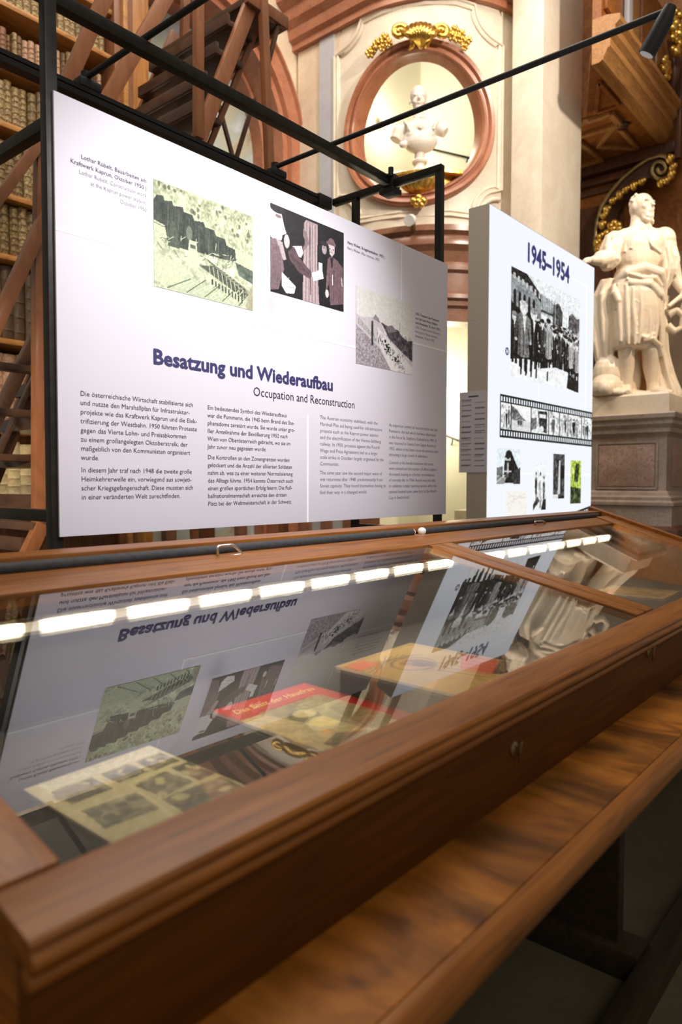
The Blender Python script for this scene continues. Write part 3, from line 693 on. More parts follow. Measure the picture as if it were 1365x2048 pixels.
def leather(name, c, c2, gilt_amt=.5, gscale=1.0):
    m, nt, b = new_mat(name); b.inputs['Roughness'].default_value = .5
    n = tex(nt, 30, 5, None, .5); col = ramp(nt, n.outputs['Fac'], [(.3, c2), (.7, c)])
    tc = nt.nodes.new('ShaderNodeTexCoord'); mp = nt.nodes.new('ShaderNodeMapping'); mp.inputs['Scale'].default_value = (2.1*gscale, 1, 12*gscale)
    nt.links.new(tc.outputs['Object'], mp.inputs[0])
    vo = nt.nodes.new('ShaderNodeTexVoronoi'); vo.inputs['Scale'].default_value = 1.0; vo.feature = 'DISTANCE_TO_EDGE'; nt.links.new(mp.outputs[0], vo.inputs['Vector'])
    g = ramp(nt, vo.outputs['Distance'], [(.02, (1, 1, 1)), (.13, (0, 0, 0))])
    mul = nt.nodes.new('ShaderNodeMath'); mul.operation = 'MULTIPLY'; mul.inputs[1].default_value = gilt_amt; nt.links.new(g, mul.inputs[0])
    mx = nt.nodes.new('ShaderNodeMix'); mx.data_type = 'RGBA'; nt.links.new(mul.outputs[0], mx.inputs[0]); nt.links.new(col, mx.inputs[6]); mx.inputs[7].default_value = (.085, .05, .022, 1)
    nt.links.new(mx.outputs[2], b.inputs['Base Color']); return m
LEA = [('tan', leather('tan_leather', (.47, .36, .19), (.33, .235, .11), .75)), ('brown', leather('brown_leather', (.24, .135, .06), (.15, .08, .035), .8)),
       ('olive brown', leather('olive_leather', (.30, .22, .10), (.20, .14, .06), .85)), ('ochre', leather('ochre_leather', (.52, .42, .21), (.40, .30, .13), .8)),
       ('dark brown', leather('dark_leather', (.085, .050, .030), (.055, .032, .018), .35)), ('reddish', leather('reddish_leather', (.30, .15, .09), (.21, .095, .055), .5)),
       ('cream vellum', leather('cream_vellum', (.80, .72, .50), (.72, .62, .40), .15)), ('rosy vellum', leather('rosy_vellum', (.55, .36, .26), (.46, .28, .19), .45))]
def book_mesh(bands):
    # unit book: x 0..1 thickness, y 0..1 depth (spine at y=0), z 0..1 height; rounded spine with raised bands
    zs = [0, .015]
    for k in range(bands):
        c = .14+(.80-.14)*k/(bands-1); zs += [c-.016, c-.008, c+.008, c+.016]
    zs += [.985, 1.0]; nx = 6; rows = []
    for i, z in enumerate(zs):
        j = (i-2) % 4; raised = .022 if (2 <= i < len(zs)-2 and j in (1, 2)) else 0
        if i in (0, len(zs)-1): raised = -.02
        rows.append([(k/nx, .10-(.10+raised)*math.sin(math.pi*(.08+.84*k/nx)), z) for k in range(nx+1)])
    mb = MB().grid(rows); n = nx+1; m = len(zs)
    mb.v += [(1, 1, 0), (0, 1, 0), (1, 1, 1), (0, 1, 1)]; b = m*n
    mb.f += [tuple(range(n))[::-1]+(b+1, b), tuple((m-1)*n+k for k in range(n))+(b+2, b+3)]; mb.mi += [0, 0]
    mb.f += [tuple(i*n for i in range(m))+(b+3, b+1), tuple(i*n+n-1 for i in range(m))[::-1]+(b, b+2), (b, b+1, b+3, b+2)]; mb.mi += [0]*3
    me = mb.mesh('book'); me.polygons.foreach_set('use_smooth', [True]*len(me.polygons)); me.set_sharp_from_angle(angle=math.radians(50)); me.materials.append(LEA[0][1]); return me
BK = [book_mesh(5), book_mesh(6), book_mesh(4)]
ORD = ['first', 'second', 'third', 'fourth', 'fifth', 'sixth', 'seventh', 'eighth', 'ninth', 'tenth', 'eleventh', 'twelfth', 'thirteenth', 'fourteenth', 'fifteenth', 'sixteenth', 'seventeenth', 'eighteenth', 'nineteenth', 'twentieth', 'twenty-first', 'twenty-second', 'twenty-third', 'twenty-fourth', 'twenty-fifth', 'twenty-sixth', 'twenty-seventh', 'twenty-eighth', 'twenty-ninth', 'thirtieth', 'thirty-first', 'thirty-second', 'thirty-third', 'thirty-fourth', 'thirty-fifth', 'thirty-sixth', 'thirty-seventh', 'thirty-eighth']
def shelf_row(idx, name, h, clear, thick, kinds, hgt, x0=2.745, x1=3.84, gap=.0, slips=False):
    x = x0; k = 0; rnd = random.Random(idx*17+3)
    while True:
        t = rnd.uniform(*thick)
        if x+t > x1: break
        cn, mat = LEA[rnd.choice(kinds)]; hh = min(clear-.055, rnd.uniform(*hgt)); dp = rnd.uniform(.20, .29) if t < .07 else .30
        o = bpy.data.objects.new('leather_book', BK[rnd.randrange(3)]); COL.objects.link(o)
        o.location = (x, YB+.03+rnd.uniform(0, .03), h+HC+.001); o.scale = (t*.985, dp, hh)
        o.material_slots[0].link = 'OBJECT'; o.material_slots[0].material = mat
        o['label'] = f'{cn} book with ribbed spine, {ORD[k]} from left on {name}'; o['category'] = 'book'; o['group'] = 'old books in the tall bookcase'
        x += t+(rnd.uniform(.10, .16) if (gap and rnd.random() < gap) else .002); k += 1
# name of each shelf counted from the top edge of the picture
shelf_row(1, 'the topmost shelf of the picture', SHELF[1], .50, (.045, .062), [0, 2, 3, 3], (.30, .36))
shelf_row(2, 'the second shelf from top', SHELF[2], .41, (.050, .066), [0, 0, 2, 3], (.29, .34))
shelf_row(3, 'the third shelf from top', SHELF[3], .48, (.036, .058), [0, 1, 2, 7, 5], (.26, .36), gap=.05)
shelf_row(4, 'the fourth shelf from top', SHELF[4], .49, (.060, .075), [0, 0, 2], (.35, .39), x1=3.45)
shelf_row(5, 'the fifth shelf from top', SHELF[5], .57, (.060, .080), [0, 2, 2], (.40, .46), x1=3.45)
shelf_row(6, 'the sixth shelf from top', SHELF[6], .50, (.070, .095), [2, 0, 2], (.42, .46), x1=3.45)
shelf_row(7, 'the seventh shelf from top', SHELF[7], .69, (.080, .11), [4, 4, 1], (.56, .62), x1=3.45)
shelf_row(8, 'the eighth shelf from top', SHELF[8], .74, (.090, .12), [1, 4, 7, 4], (.58, .64), x1=3.45)
shelf_row(9, 'the ninth shelf from top', SHELF[9], .62, (.105, .13), [6], (.49, .52), x1=3.45)
shelf_row(10, 'the low shelf under the counter', -.909, .3, (.055, .08), [6], (.17, .19), x0=3.14, x1=3.75)

# ================================================================== LIBRARY STAIRCASE
SY0, SY1 = 4.0, 5.0
ls = empty('library_staircase', (3.4, 4.5, 0), 'tall red-brown wooden library staircase with dark treads standing behind the panel', 'staircase')
def mem(name, a, b, y, wpx, th=.05, mat=None, par=None, ext0=0, ext1=0):
    A = at_y(*a, y); B = at_y(*b, y); d = (B-A); A2 = A-d*ext0; B2 = B+d*ext1
    dep = ((A+B)/2-CAM).dot(F_); wd = wpx*dep/FPX
    # foreshortening of an in-plane width seen obliquely
    return MB().bar(A2, B2, wd, th, wdir=Vector((0, 1, 0)).cross(d)).build(name, mat or M['stair'], par or ls, .005)
A = at_y(512, -20, SY0); B = at_y(388, 305, SY0); slope = (A.x-B.x)/(A.z-B.z)
def sx(z): return B.x+(z-B.z)*slope
for y in (SY0, SY1):
    MB().bar((sx(.0), y, .0), (sx(5.06), y, 5.06), .10, .05, wdir=Vector((1, 0, -slope))).build('stringer', M['stair'], ls, .005)
k = 0
z = .25
while z < 4.9:
    x = sx(z); MB().box(x-.10, x+.14, SY0+.03, SY1-.03, z-.03, z+.012).build('tread', M['stair_dark'], ls, .005)
    MB().box(x-.12, x-.09, SY0+.03, SY1-.03, z-.03, z+.05).build('nosing', M['stair_dark'], ls, .004)
    z += .245; k += 1
# platform and its legs
pz = at_y(545, 45, SY0).z; px0 = sx(pz)-.05
MB().box(px0, px0+.36, SY0-.03, SY1+.03, pz, pz+.05).build('platform', M['stair_dark'], ls, .006)
MB().box(px0-.02, px0+.40, SY0-.06, SY0-.02, pz-.02, pz+.07).build('platform_edge', M['stair'], ls, .005)
MB().box(px0+.36, px0+.40, SY0-.03, SY1+.03, pz-.02, pz+.07).build('platform_edge', M['stair'], ls, .005)
for y in (SY0-.05, SY1+.05):
    a = at_y(516, -10, SY0); b = at_y(531, 370, SY0)
    MB().bar((a.x, y, a.z), (b.x+(b.x-a.x)/(b.z-a.z)*(-b.z), y, 0), .065, .05, wdir=(1, 0, 0)).build('leg', M['stair'], ls, .005)
mem('post', (397, -40), (397, 262), SY0-.03, 19, ext1=.05)
mem('brace', (512, 62), (408, 318), SY0+.08, 11, .03, ext1=.45)
mem('brace', (562, 30), (529, 155), SY0-.03, 8, .03, M['stair_dark'])
mem('brace', (509, 198), (462, 352), SY0+.5, 8, .03, M['stair_dark'], ext1=.6)
mem('brace', (438, 210), (474, 345), SY1, 8, .03, M['stair_dark'], ext1=.6)
mem('post', (372, -20), (368, 90), SY1, 16)
# second staircase on the left, nearer the bookcase
l2 = ls
LY = 4.0
mem('rail', (243, -80), (96, 252), LY, 27, .06, par=l2, ext0=.1)
mem('rail', (352, -40), (205, 216), LY+.75, 27, .06, par=l2, ext0=.1, ext1=.5)
mem('strut', (90, 272), (-2, 396), LY-.02, 20, .05, par=l2, ext1=.5)
mem('post', (80, 262), (76, 470), LY, 16, .06, par=l2)
mem('leg', (96, 420), (-4, 640), LY-.03, 25, .06, par=l2, ext1=.75)
mem('leg', (80, 470), (80, 1060), LY, 28, .06, par=l2)
mem('leg', (84, 1048), (40, 1140), LY-.04, 27, .06, par=l2, ext1=1.0)
mem('rear_leg', (78, 660), (-4, 830), LY+.7, 24, .06, M['stair_dark'], l2, ext0=.4, ext1=1.0)
mem('rear_leg', (64, 762), (-2, 905), LY+.72, 9, .04, M['stair_dark'], l2, ext0=.3, ext1=1.0)
mem('rear_post', (70, 500), (69, 1010), LY+.6, 7, .05, M['stair_dark'], l2, ext1=.25)
for yy in (738, 826, 914):
    a = at_y(66, yy, LY+.35); MB().box(a.x-.75, a.x+.02, LY+.30, LY+.40, a.z-.03, a.z+.012).build('tread', M['stair_dark'], l2, .005)
a = at_y(84, 1050, LY); MB().box(a.x-.08, a.x+.03, LY-.05, LY+.7, a.z-.03, a.z+.02).build('stretcher', M['stair_dark'], l2, .005)

# ================================================================== PANEL FRAME WITH LIGHT TRACK
XP0, WP, YP, ZP0, HP = 1.1054, 2.1653, 2.0169, -.1617+HC, 1.3
fr = empty('panel_frame', (2.2, 2.4, 0), 'black square steel tube frame carrying the big panel', 'frame')
T = .036; FZ = 1.62+HC
def tubebar(name, a, b, mat=None, s=T, par=None): return MB().bar(a, b, s, s).build(name, mat or M['metal'], par or fr, .002)
xl, xr, yf, yb = 1.105, 3.232, 2.045, 2.60
for x in (xl, xr):
    for y in (yf, yb): tubebar('post', (x, y, 0), (x, y, FZ-T/2))
tubebar('cross_beam', (xr, yf-T/2, FZ), (xr, 2.762, FZ)); tubebar('cross_beam', (xl, yf-T/2, FZ), (xl, 2.762, FZ))
tubebar('cross_beam', (xl, yf+T/2, 1.05+HC), (xl, yb-T/2, 1.05+HC)); tubebar('cross_beam', (xl, yf+T/2, -.10+HC), (xl, yb-T/2, -.10+HC))
tubebar('cross_beam', (xr, yf+T/2, -.25+HC), (xr, yb-T/2, -.25+HC))
MB().bar((xl-.4, 2.36, FZ+.012), (xr+.06, 2.36, FZ+.012), .045, .045).build('top_rail', M['metal'], fr, .003)
tubebar('rear_rail', (xl, yb, .25), (xr, yb, .25))
for x in (xr,):
    MB().box(x-.045, x+.045, 2.315, 2.405, FZ-.055, FZ-.025).build('clamp_plate', M['black'], fr, .006)
    MB().box(x-.035, x+.035, 2.325, 2.395, FZ-.02, FZ+.05).build('clamp', M['black'], fr, .008)
    MB().tube([(x-.05, 2.32, FZ+.02), (x-.05, 2.32, FZ+.065)], .014, 10).build('clamp_knob', M['black'], fr, smooth=40)
    MB().tube([(x+.05, 2.40, FZ-.02), (x+.05, 2.40, FZ+.05)], .014, 10).build('clamp_knob', M['black'], fr, smooth=40)
for x, y in ((xr, 2.60), (xr, 2.06)): MB().box(x-.0195, x-.0185, y-.03, y+.03, FZ-.012, FZ+.012).build('weld_plate', M['metal'], fr)
tr = empty('light_track', (2.2, 2.79, FZ), 'black lighting track running along the top behind the panel', 'track')
mb = MB(); prof = [(2.765, FZ-.035), (2.815, FZ-.035), (2.815, FZ-.012), (2.808, FZ-.012), (2.808, FZ-.006), (2.815, FZ-.006), (2.815, FZ+.012), (2.795, FZ+.012), (2.795, FZ+.006), (2.785, FZ+.006), (2.785, FZ+.012), (2.765, FZ+.012), (2.765, FZ-.006), (2.772, FZ-.006), (2.772, FZ-.012), (2.765, FZ-.012)]
mb.extr(prof, 'x', .8, 3.19).build('rail', M['track'], tr, smooth=30)
MB().box(3.10, 3.21, 2.757, 2.823, FZ-.045, FZ+.022).build('end_feed', M['black'], tr, .005)
def spot_arm(x, label):
    e = empty('track_spotlight', (x, 2.79, FZ+.06), label, 'spotlight', 'track spotlights on long arms')
    MB().box(x-.05, x+.05, 2.76, 2.82, FZ+.0125, FZ+.05).build('adapter', M['black'], e, .008)
    MB().tube([(x, 2.80, FZ+.03), (x, 2.80, FZ+.09)], .022, 14).build('pivot', M['black'], e, smooth=40)
    MB().tube([(x, 2.79, FZ+.071), (x, .81, FZ+.075)], .0125, 12).build('arm', M['black'], e, smooth=40)
    h = empty('head_joint', (0, 0, 0)); bpy.data.objects.remove(h)
    a = Vector((x, .80, FZ+.075)); b = Vector((x-.005, .88, FZ-.055))
    MB().tube([a+Vector((0, 0, .012)), a.lerp(b, .25), b], [.020, .030, .031], 20).build('lamp_head', M['black'], e, smooth=40)
    d = (b-a).normalized(); MB().tube([b-d*.004, b+d*.002], .025, 20).build('lens', M['lamp_lens'], e, smooth=40)
    return b+d*.02
h1 = spot_arm(2.79, 'black track spotlight on the long arm reaching over the light box')
h2 = spot_arm(1.68, 'black track spotlight on the arm leaving the top edge at left')
PT = Vector((XP0+WP*.40, YP, ZP0+HP*.70))
light('track_spot_beam', 'SPOT', h1, 62, (1.0, .97, 1.0), .03, (XP0+WP*.36, YP, ZP0+HP*.44), 80, .95)
light('track_spot_beam', 'SPOT', h2, 62, (1.0, .97, 1.0), .03, (XP0+WP*.24, YP, ZP0+HP*.44), 84, .95)

# ================================================================== BIG EXHIBITION PANEL
pn = empty('exhibition_panel', (XP0+WP/2, YP, ZP0), 'large lavender exhibition panel titled Besatzung und Wiederaufbau', 'panel')
MB().box(XP0, XP0+WP, YP, YP+.008, ZP0, ZP0+HP).build('board', M['board'], pn, .0008)
EX, EZ = Vector((1, 0, 0)), Vector((0, 0, 1))
def pp(u, v, d=0): return Vector((XP0+u/1000*WP, YP-d, ZP0+v/1000*HP))
def strip(name, u0, v0, u1, v1, wd=.0085, par=pn, mat=None):
    a, b = pp(u0, v0), pp(u1, v1); dx = wd/2 if abs(u1-u0) < 1 else 0; dz = wd/2 if dx == 0 else 0
    MB().box(min(a.x, b.x)-dx, max(a.x, b.x)+dx, YP-.0007, YP, min(a.z, b.z)-dz, max(a.z, b.z)+dz).build(name, mat or M['line'], par)
strip('printed_line', 0, 696, 158, 696); strip('printed_line', 316, 582, 316, 632); strip('printed_line', 318.5, 585, 647, 585); strip('printed_line', 850, 652, 1000, 652)
strip('printed_line', 316, 893, 316, 1000); strip('printed_line', 808, 797, 808, 1000); strip('printed_line', 503, 0, 503, 339, .0095)
# photo 1: dam construction site, greenish
q = Pic(210, 160, (.84, .87, .74))
top = [(0, .80), (.12, .90), (.2, .84), (.35, .80), (.55, .72), (.8, .60), (1, .56), (1, 1), (0, 1)]
q.poly(top, (.80, .82, .66)); q.noise(20, .26, q.reg(top)); q.noise(70, .30, q.reg(top))
for k in range(30): q.ell(q.rng.rand(), q.rng.uniform(.7, 1), q.rng.uniform(.005, .02), q.rng.uniform(.01, .03), (.35, .36, .28), .7)
dam = [(0, .55), (.0, .80), (.03, .86), (.09, .87), (.10, .83), (.17, .85), (.18, .81), (.27, .83), (.28, .79), (.36, .79), (.38, .74), (.47, .755), (.49, .71), (.58, .71), (.60, .66), (.69, .66), (.71, .60), (.80, .585), (.81, .47), (.64, .45), (.40, .44), (.12, .42)]
q.poly(dam, (.25, .295, .265)); q.noise(30, .14, q.reg(dam))
for k in range(15): q.line(.07+k*.05, .43, .085+k*.049, .82-k*.016, .0035, (.40, .45, .40) if k % 2 else (.16, .19, .17))
q.ell(.33, .60, .030, .07, (.52, .57, .50), .8); q.poly([(.10, .42), (.16, .66), (.20, .66), (.24, .42)], (.34, .39, .35))
q.poly([(0, .62), (.10, .60), (.13, .44), (.10, .34), (0, .40)], (.86, .88, .75)); q.line(0, .66, .1, .63, .004, (.3, .33, .28)); q.line(0, .60, .11, .58, .004, (.3, .33, .28))
base = [(0, .40), (.14, .42), (.4, .44), (.8, .48), (1, .40), (1, 0), (0, 0)]
q.noise(26, .30, q.reg(base)); q.noise(60, .22, q.reg(base))
for k in range(90):
    x, y = q.rng.uniform(.02, .8), q.rng.uniform(.30, .52); a = q.rng.choice([0.1, 1.5, -.9, .7]); L = q.rng.uniform(.02, .08)
    q.line(x, y, x+L*math.cos(a), y+L*math.sin(a), .0035, (.92, .94, .82) if k % 2 else (.34, .37, .30))
q.poly([(.30, .28), (.33, .54), (.40, .54), (.42, .28)], (.88, .90, .78)); q.rect(.34, .39, .46, .50, (.4, .43, .36))
q.poly([(.0, .30), (.22, .30), (.36, .20), (.30, .04), (0, .06)], (.88, .91, .78)); q.poly([(.30, .20), (.62, .08), (.9, 0), (.2, 0)], (.82, .87, .75))
q.poly([(.42, .32), (.90, .10), (.93, .20), (.60, .36)], (.36, .39, .32))
for k in range(24):
    q.line(.50+k*.019, .42-k*.0085, .64+k*.017, .30-k*.0085, .0035, (.93, .95, .82)); q.line(.50+k*.019, .407-k*.0085, .64+k*.017, .287-k*.0085, .003, (.27, .29, .24))
for k in range(9): q.line(.52+k*.045, .36-k*.02, .54+k*.045, .24-k*.02, .004, (.90, .92, .8))
for k in range(14): q.line(.12+k*.06, .02+.01*(k % 3), .34+k*.05, .16+.01*(k % 4), .005, (.33, .36, .30) if k % 3 == 0 else (.90, .93, .82))
for k in range(10): q.rect(.55+k*.035, .565+k*.035, .16-k*.012, .22-k*.012, (.28, .31, .26))
q.poly([(.80, .46), (1, .42), (1, .28), (.84, .33)], (.36, .44, .40)); q.noise(40, .2, q.reg([(.80, .46), (1, .42), (1, .28), (.84, .33)])); q.poly([(.92, 0), (1, 0), (1, .27), (.95, .2)], (.74, .69, .58)); q.noise(90, .12)
g_ = q.a.mean(-1, keepdims=True); q.a = np.clip((q.a*.55+g_*.45)*np.array((.87, .895, .815)), 0, 1)
print_obj('photo_print', pn, pp(158, 622), EX*(WP*.204), EZ*(HP*.268), q, M['print'], label='greenish photo of a dam building site')
# photo 2: men greeting a returning soldier by a post
q = Pic(170, 156, (.10, .09, .10)); q.noise(14, .06)
q.poly([(.41, 0), (.43, .92), (.46, .97), (.62, .97), (.61, .5), (.64, 0)], (.70, .62, .63)); 
for k in range(9): q.line(.43+k*.022, 0, .45+k*.019, .95, .004, (.52, .45, .46) if k % 2 else (.83, .76, .76))
q.line(.52, .1, .51, .9, .006, (.25, .2, .2)); q.poly([(.42, .85), (.47, .82), (.50, .70), (.44, .6), (.42, .6)], (.55, .47, .48))
q.poly([(0, .95), (.08, .97), (.14, .92), (.17, .80), (.20, .72), (.15, .68), (.14, .62), (.05, .60), (0, .62)], (.96, .94, .94)); q.ell(.09, .96, .09, .05, (.2, .17, .18)); q.ell(.10, .88, .04, .02, (.55, .48, .48))
q.poly([(0, .60), (.07, .62), (.13, .56), (.17, .3), (.10, .05), (0, .02)], (.53, .44, .46)); q.poly([(.07, .62), (.15, .60), (.20, .42), (.16, .40)], (.75, .70, .70)); q.ell(.205, .63, .035, .08, (.86, .82, .82))
q.ell(.34, .70, .10, .10, (.09, .08, .08)); q.poly([(.28, .60), (.40, .64), (.42, .56), (.39, .50), (.32, .50)], (.92, .89, .89)); q.poly([(.22, .52), (.30, .60), (.36, .50), (.54, .36), (.52, .28), (.36, .32), (.24, .44)], (.38, .30, .32))
q.poly([(.53, .36), (.63, .42), (.66, .50), (.69, .40), (.70, .34), (.56, .27)], (.97, .96, .96)); q.rect(.63, .68, .42, .52, (.98, .98, .98))
q.poly([(.14, .26), (.20, .22), (.32, .14), (.30, .05), (.2, .03), (.14, .1)], (.97, .96, .96)); q.line(.2, .1, .3, .12, .006, (.7, .66, .66))
q.ell(.71, .70, .035, .06, (.72, .66, .67)); q.ell(.71, .77, .05, .03, (.2, .18, .19)); q.rect(.68, .75, .45, .64, (.07, .06, .07))
q.ell(.81, .80, .07, .035, (.50, .40, .42)); q.poly([(.77, .78), (.86, .78), (.86, .70), (.82, .64), (.79, .67)], (.88, .82, .82)); q.ell(.815, .83, .045, .04, (.48, .38, .40))
q.poly([(.76, .60), (.81, .65), (.90, .62), (.98, .55), (1, .1), (.80, .04), (.78, .3), (.74, .20), (.73, .2)], (.47, .38, .40))
for k in range(8): q.line(.79+k*.026, .08, .78+k*.027, .58, .003, (.36, .28, .30))
q.line(.83, .3, .83, .42, .006, (.97, .95, .95)); q.poly([(.795, .62), (.84, .64), (.83, .50), (.81, .52)], (.16, .13, .14)); q.line(.845, .1, .85, .5, .003, (.2, .16, .17))
for a_, b_ in ((.79, .735), (.845, .735)): q.ell(a_, b_, .009, .008, (.2, .15, .15))
q.line(.80, .695, .835, .692, .004, (.35, .25, .25)); q.line(.815, .73, .812, .71, .003, (.6, .5, .5)); q.ell(.74, .72, .03, .05, (.8, .75, .75), .0)
for k in range(7): q.line(.25+k*.02, .50-k*.012, .31+k*.03, .38-k*.008, .004, (.26, .2, .22)); q.line(.02+k*.016, .1, .04+k*.014, .55, .003, (.40, .33, .35))
q.ell(.70, .72, .006, .006, (.2, .18, .18)); q.ell(.72, .72, .006, .006, (.2, .18, .18)); q.line(.58, .33, .66, .36, .003, (.65, .6, .6)); q.line(.60, .31, .68, .335, .003, (.65, .6, .6)); q.line(.16, .14, .28, .17, .004, (.7, .66, .66)); q.line(.15, .19, .24, .22, .004, (.72, .68, .68)); q.line(.975, .32, .96, .42, .006, (.97, .95, .95)); q.ell(.75, .17, .025, .05, (.92, .88, .88)); q.noise(50, .07); q.noise(110, .08); q.a = np.clip(q.a*.92, 0, 1)
print_obj('photo_print', pn, pp(405, 693), EX*(WP*.2035), EZ*(HP*.258), q, M['print'], label='dark photo of men shaking hands by a wooden post')
# photo 3: procession on a country road
q = Pic(170, 156, (.86, .86, .84)); q.poly([(0, .64), (.1, .62), (.3, .66), (.4, .63), (.6, .58), (1, .46), (1, 0), (0, 0)], (.78, .76, .77))
q.poly([(.42, .62), (.5, .60), (.62, .57), (.72, .58), (.8, .50), (.9, .46), (1, .48), (1, .18), (.8, .28), (.55, .44)], (.33, .31, .33)); q.noise(40, .3, q.reg([(.4, .62), (1, .5), (1, .15), (.5, .44)]))
q.poly([(.28, .64), (.32, .70), (.38, .66), (.4, .6)], (.55, .52, .53)); q.poly([(.5, .58), (.62, .62), (.7, .55), (.55, .5)], (.5, .47, .48))
q.poly([(0, .5), (.12, .44), (.4, .26), (.6, .0), (0, 0)], (.62, .59, .61)); q.noise(70, .3, q.reg([(0, .5), (.4, .26), (.6, 0), (0, 0)]))
q.poly([(.35, .55), (.55, .42), (1, .10), (1, 0), (.6, 0), (.4, .3)], (.88, .87, .87))
for k in range(70):
    t = q.rng.rand(); x = .34+.5*t+q.rng.normal(0, .05); y = .42-.38*t+q.rng.normal(0, .05); q.line(x, y, x+.002, y+.035, .0045, .12 if k % 3 else .35)
for k in range(46): t = q.rng.rand(); q.ell(.46+t*.36+q.rng.normal(0, .03), .36-t*.3+q.rng.normal(0, .02), .016, .010, .14 if k % 3 else .6)
q.line(.27, .30, .27, .56, .022, .22); q.ell(.272, .58, .018, .03, .3)
for k in range(14): q.line(.04+k*.02, .52-k*.012, .05+k*.02, .60-k*.014, .004, .35)
q.line(.75, .5, .755, .68, .004, .4); q.noise(60, .08)
print_obj('photo_print', pn, pp(648, 532), EX*(WP*.2035), EZ*(HP*.262), q, M['print'], label='photo of a procession on a country road')
W1, W2 = EX, EZ
def txt(name, lines, u, v, size, sp, mat, width, gaps=None, **kw):
    if gaps:
        k, gp = gaps[0]; o = letters(name, pn, lines[:k], pp(u, v), EX, EZ, size, sp, mat, width*WP/1000, **kw); xs = LAST_SC[0]
        letters(name, pn, lines[k:], pp(u, v)-EZ*(k*sp+gp), EX, EZ, size, sp, mat, None, xs=xs, **kw); return o
    return letters(name, pn, lines, pp(u, v), EX, EZ, size, sp, mat, width*WP/1000 if width else None, **kw)
txt('title_lettering', ['Besatzung und Wiederaufbau'], 154, 427, .070, 0, M['navy'], 421, bold=.012, fat=.0016, label='navy title lettering Besatzung und Wiederaufbau')
txt('subtitle_lettering', ['Occupation and Reconstruction'], 362, 378, .049, 0, M['dark_ink'], 282, label='dark subtitle lettering Occupation and Reconstruction')
SZ, SP = .0218, .0213*HP
txt('body_text', ['Die österreichische Wirtschaft stabilisierte sich', 'und nutzte den Marshallplan für Infrastruktur-', 'projekte wie das Kraftwerk Kaprun und die Elek-', 'trifizierung der Westbahn. 1950 führten Proteste', 'gegen das Vierte Lohn- und Preisabkommen', 'zu einem großangelegten Oktoberstreik, der', 'maßgeblich von den Kommunisten organisiert', 'wurde.', 'In diesem Jahr traf nach 1948 die zweite große', 'Heimkehrerwelle ein, vorwiegend aus sowjeti-', 'scher Kriegsgefangenschaft. Diese mussten sich', 'in einer veränderten Welt zurechtfinden.'], 33, 327, SZ, SP, M['dark_ink'], 205, bold=-.004, gaps=[(8, .010)])
txt('body_text', ['Ein bedeutendes Symbol des Wiederaufbaus', 'war die Pummerin, die 1945 beim Brand des Ste-', 'phansdoms zerstört wurde. Sie wurde unter gro-', 'ßer Anteilnahme der Bevölkerung 1952 nach', 'Wien von Oberösterreich gebracht, wo sie im', 'Jahr zuvor neu gegossen wurde.', 'Die Kontrollen an den Zonengrenzen wurden', 'gelockert und die Anzahl der alliierten Soldaten', 'nahm ab, was zu einer weiteren Normalisierung', 'des Alltags führte. 1954 konnte Österreich auch', 'einen großen sportlichen Erfolg feiern: Die Fuß-', 'ballnationalmannschaft erreichte den dritten', 'Platz bei der Weltmeisterschaft in der Schweiz.'], 260, 325, SZ, SP, M['dark_ink'], 207, bold=-.004, gaps=[(6, .010)])
txt('body_text', ['The Austrian economy stabilised, with the', 'Marshall Plan aid being used for infrastructure', 'projects such as the Kaprun power station', 'and the electrification of the Vienna-Salzburg', 'railway. In 1950, protests against the Fourth', 'Wage and Price Agreement led to a large-', 'scale strike in October largely organised by the', 'Communists.', 'The same year saw the second major wave of', 'war returnees after 1948, predominantly from', 'Soviet captivity. They found themselves having to', 'find their way in a changed world.'], 538, 331, SZ, SP, M['mid_ink'], 207, bold=-.012, gaps=[(8, .010)])
txt('body_text', ['An important symbol of reconstruction was the', 'Pummerin, the bell which had been destroyed', "in the fire at St. Stephen's Cathedral in 1945. It", 'was returned to Vienna from Upper Austria in', '1952, where it had been recast the previous year,', 'attracting a large crowd of onlookers.', 'Controls at the borders between the zones', 'were relaxed and the number of Allied soldiers', 'decreased, leading to a further normalisation', 'of everyday life. In 1954, Austria was also able', 'to celebrate a major sporting success when the', 'national football team came third at the World', 'Cup in Switzerland.'], 764, 330, SZ, SP, M['mid_ink'], 202, bold=-.012, gaps=[(6, .010)])
txt('photo_caption', ['Lothar Rübelt, Bauarbeiten am', 'Kraftwerk Kaprun, Oktober 1950 |'], 146, 872, .0185, .0178*HP, M['mid_ink'], 122, align='RIGHT', bold=.004)
txt('photo_caption', ['Lothar Rübelt, Construction work', 'at the Kaprun power station,', 'October 1950'], 146, 836, .0185, .0178*HP, M['grey_ink'], 110, align='RIGHT', bold=-.012)
txt('photo_caption', ['Harry Weber, Kriegsheimkehrer, 1953 |'], 620, 922, .0185, 0, M['dark_ink'], 124, bold=.006)
txt('photo_caption', ['Harry Weber, War returnee, 1953'], 620, 904, .0185, 0, M['mid_ink'], 106, bold=-.010)
txt('photo_caption', ['USIS, Transport der Pummerin', 'von Linz nach Wien: Einfahrt', 'nach Amstetten, 25. April 1952 |'], 863, 760, .0165, .0165*HP, M['dark_ink'], 105, bold=.004)
txt('photo_caption', ['USIS, Transport of the Pummerin', 'from Linz to Vienna: Arrival in', 'Amstetten, 25 April 1952'], 863, 710, .0165, .0165*HP, M['mid_ink'], 104, bold=-.010)

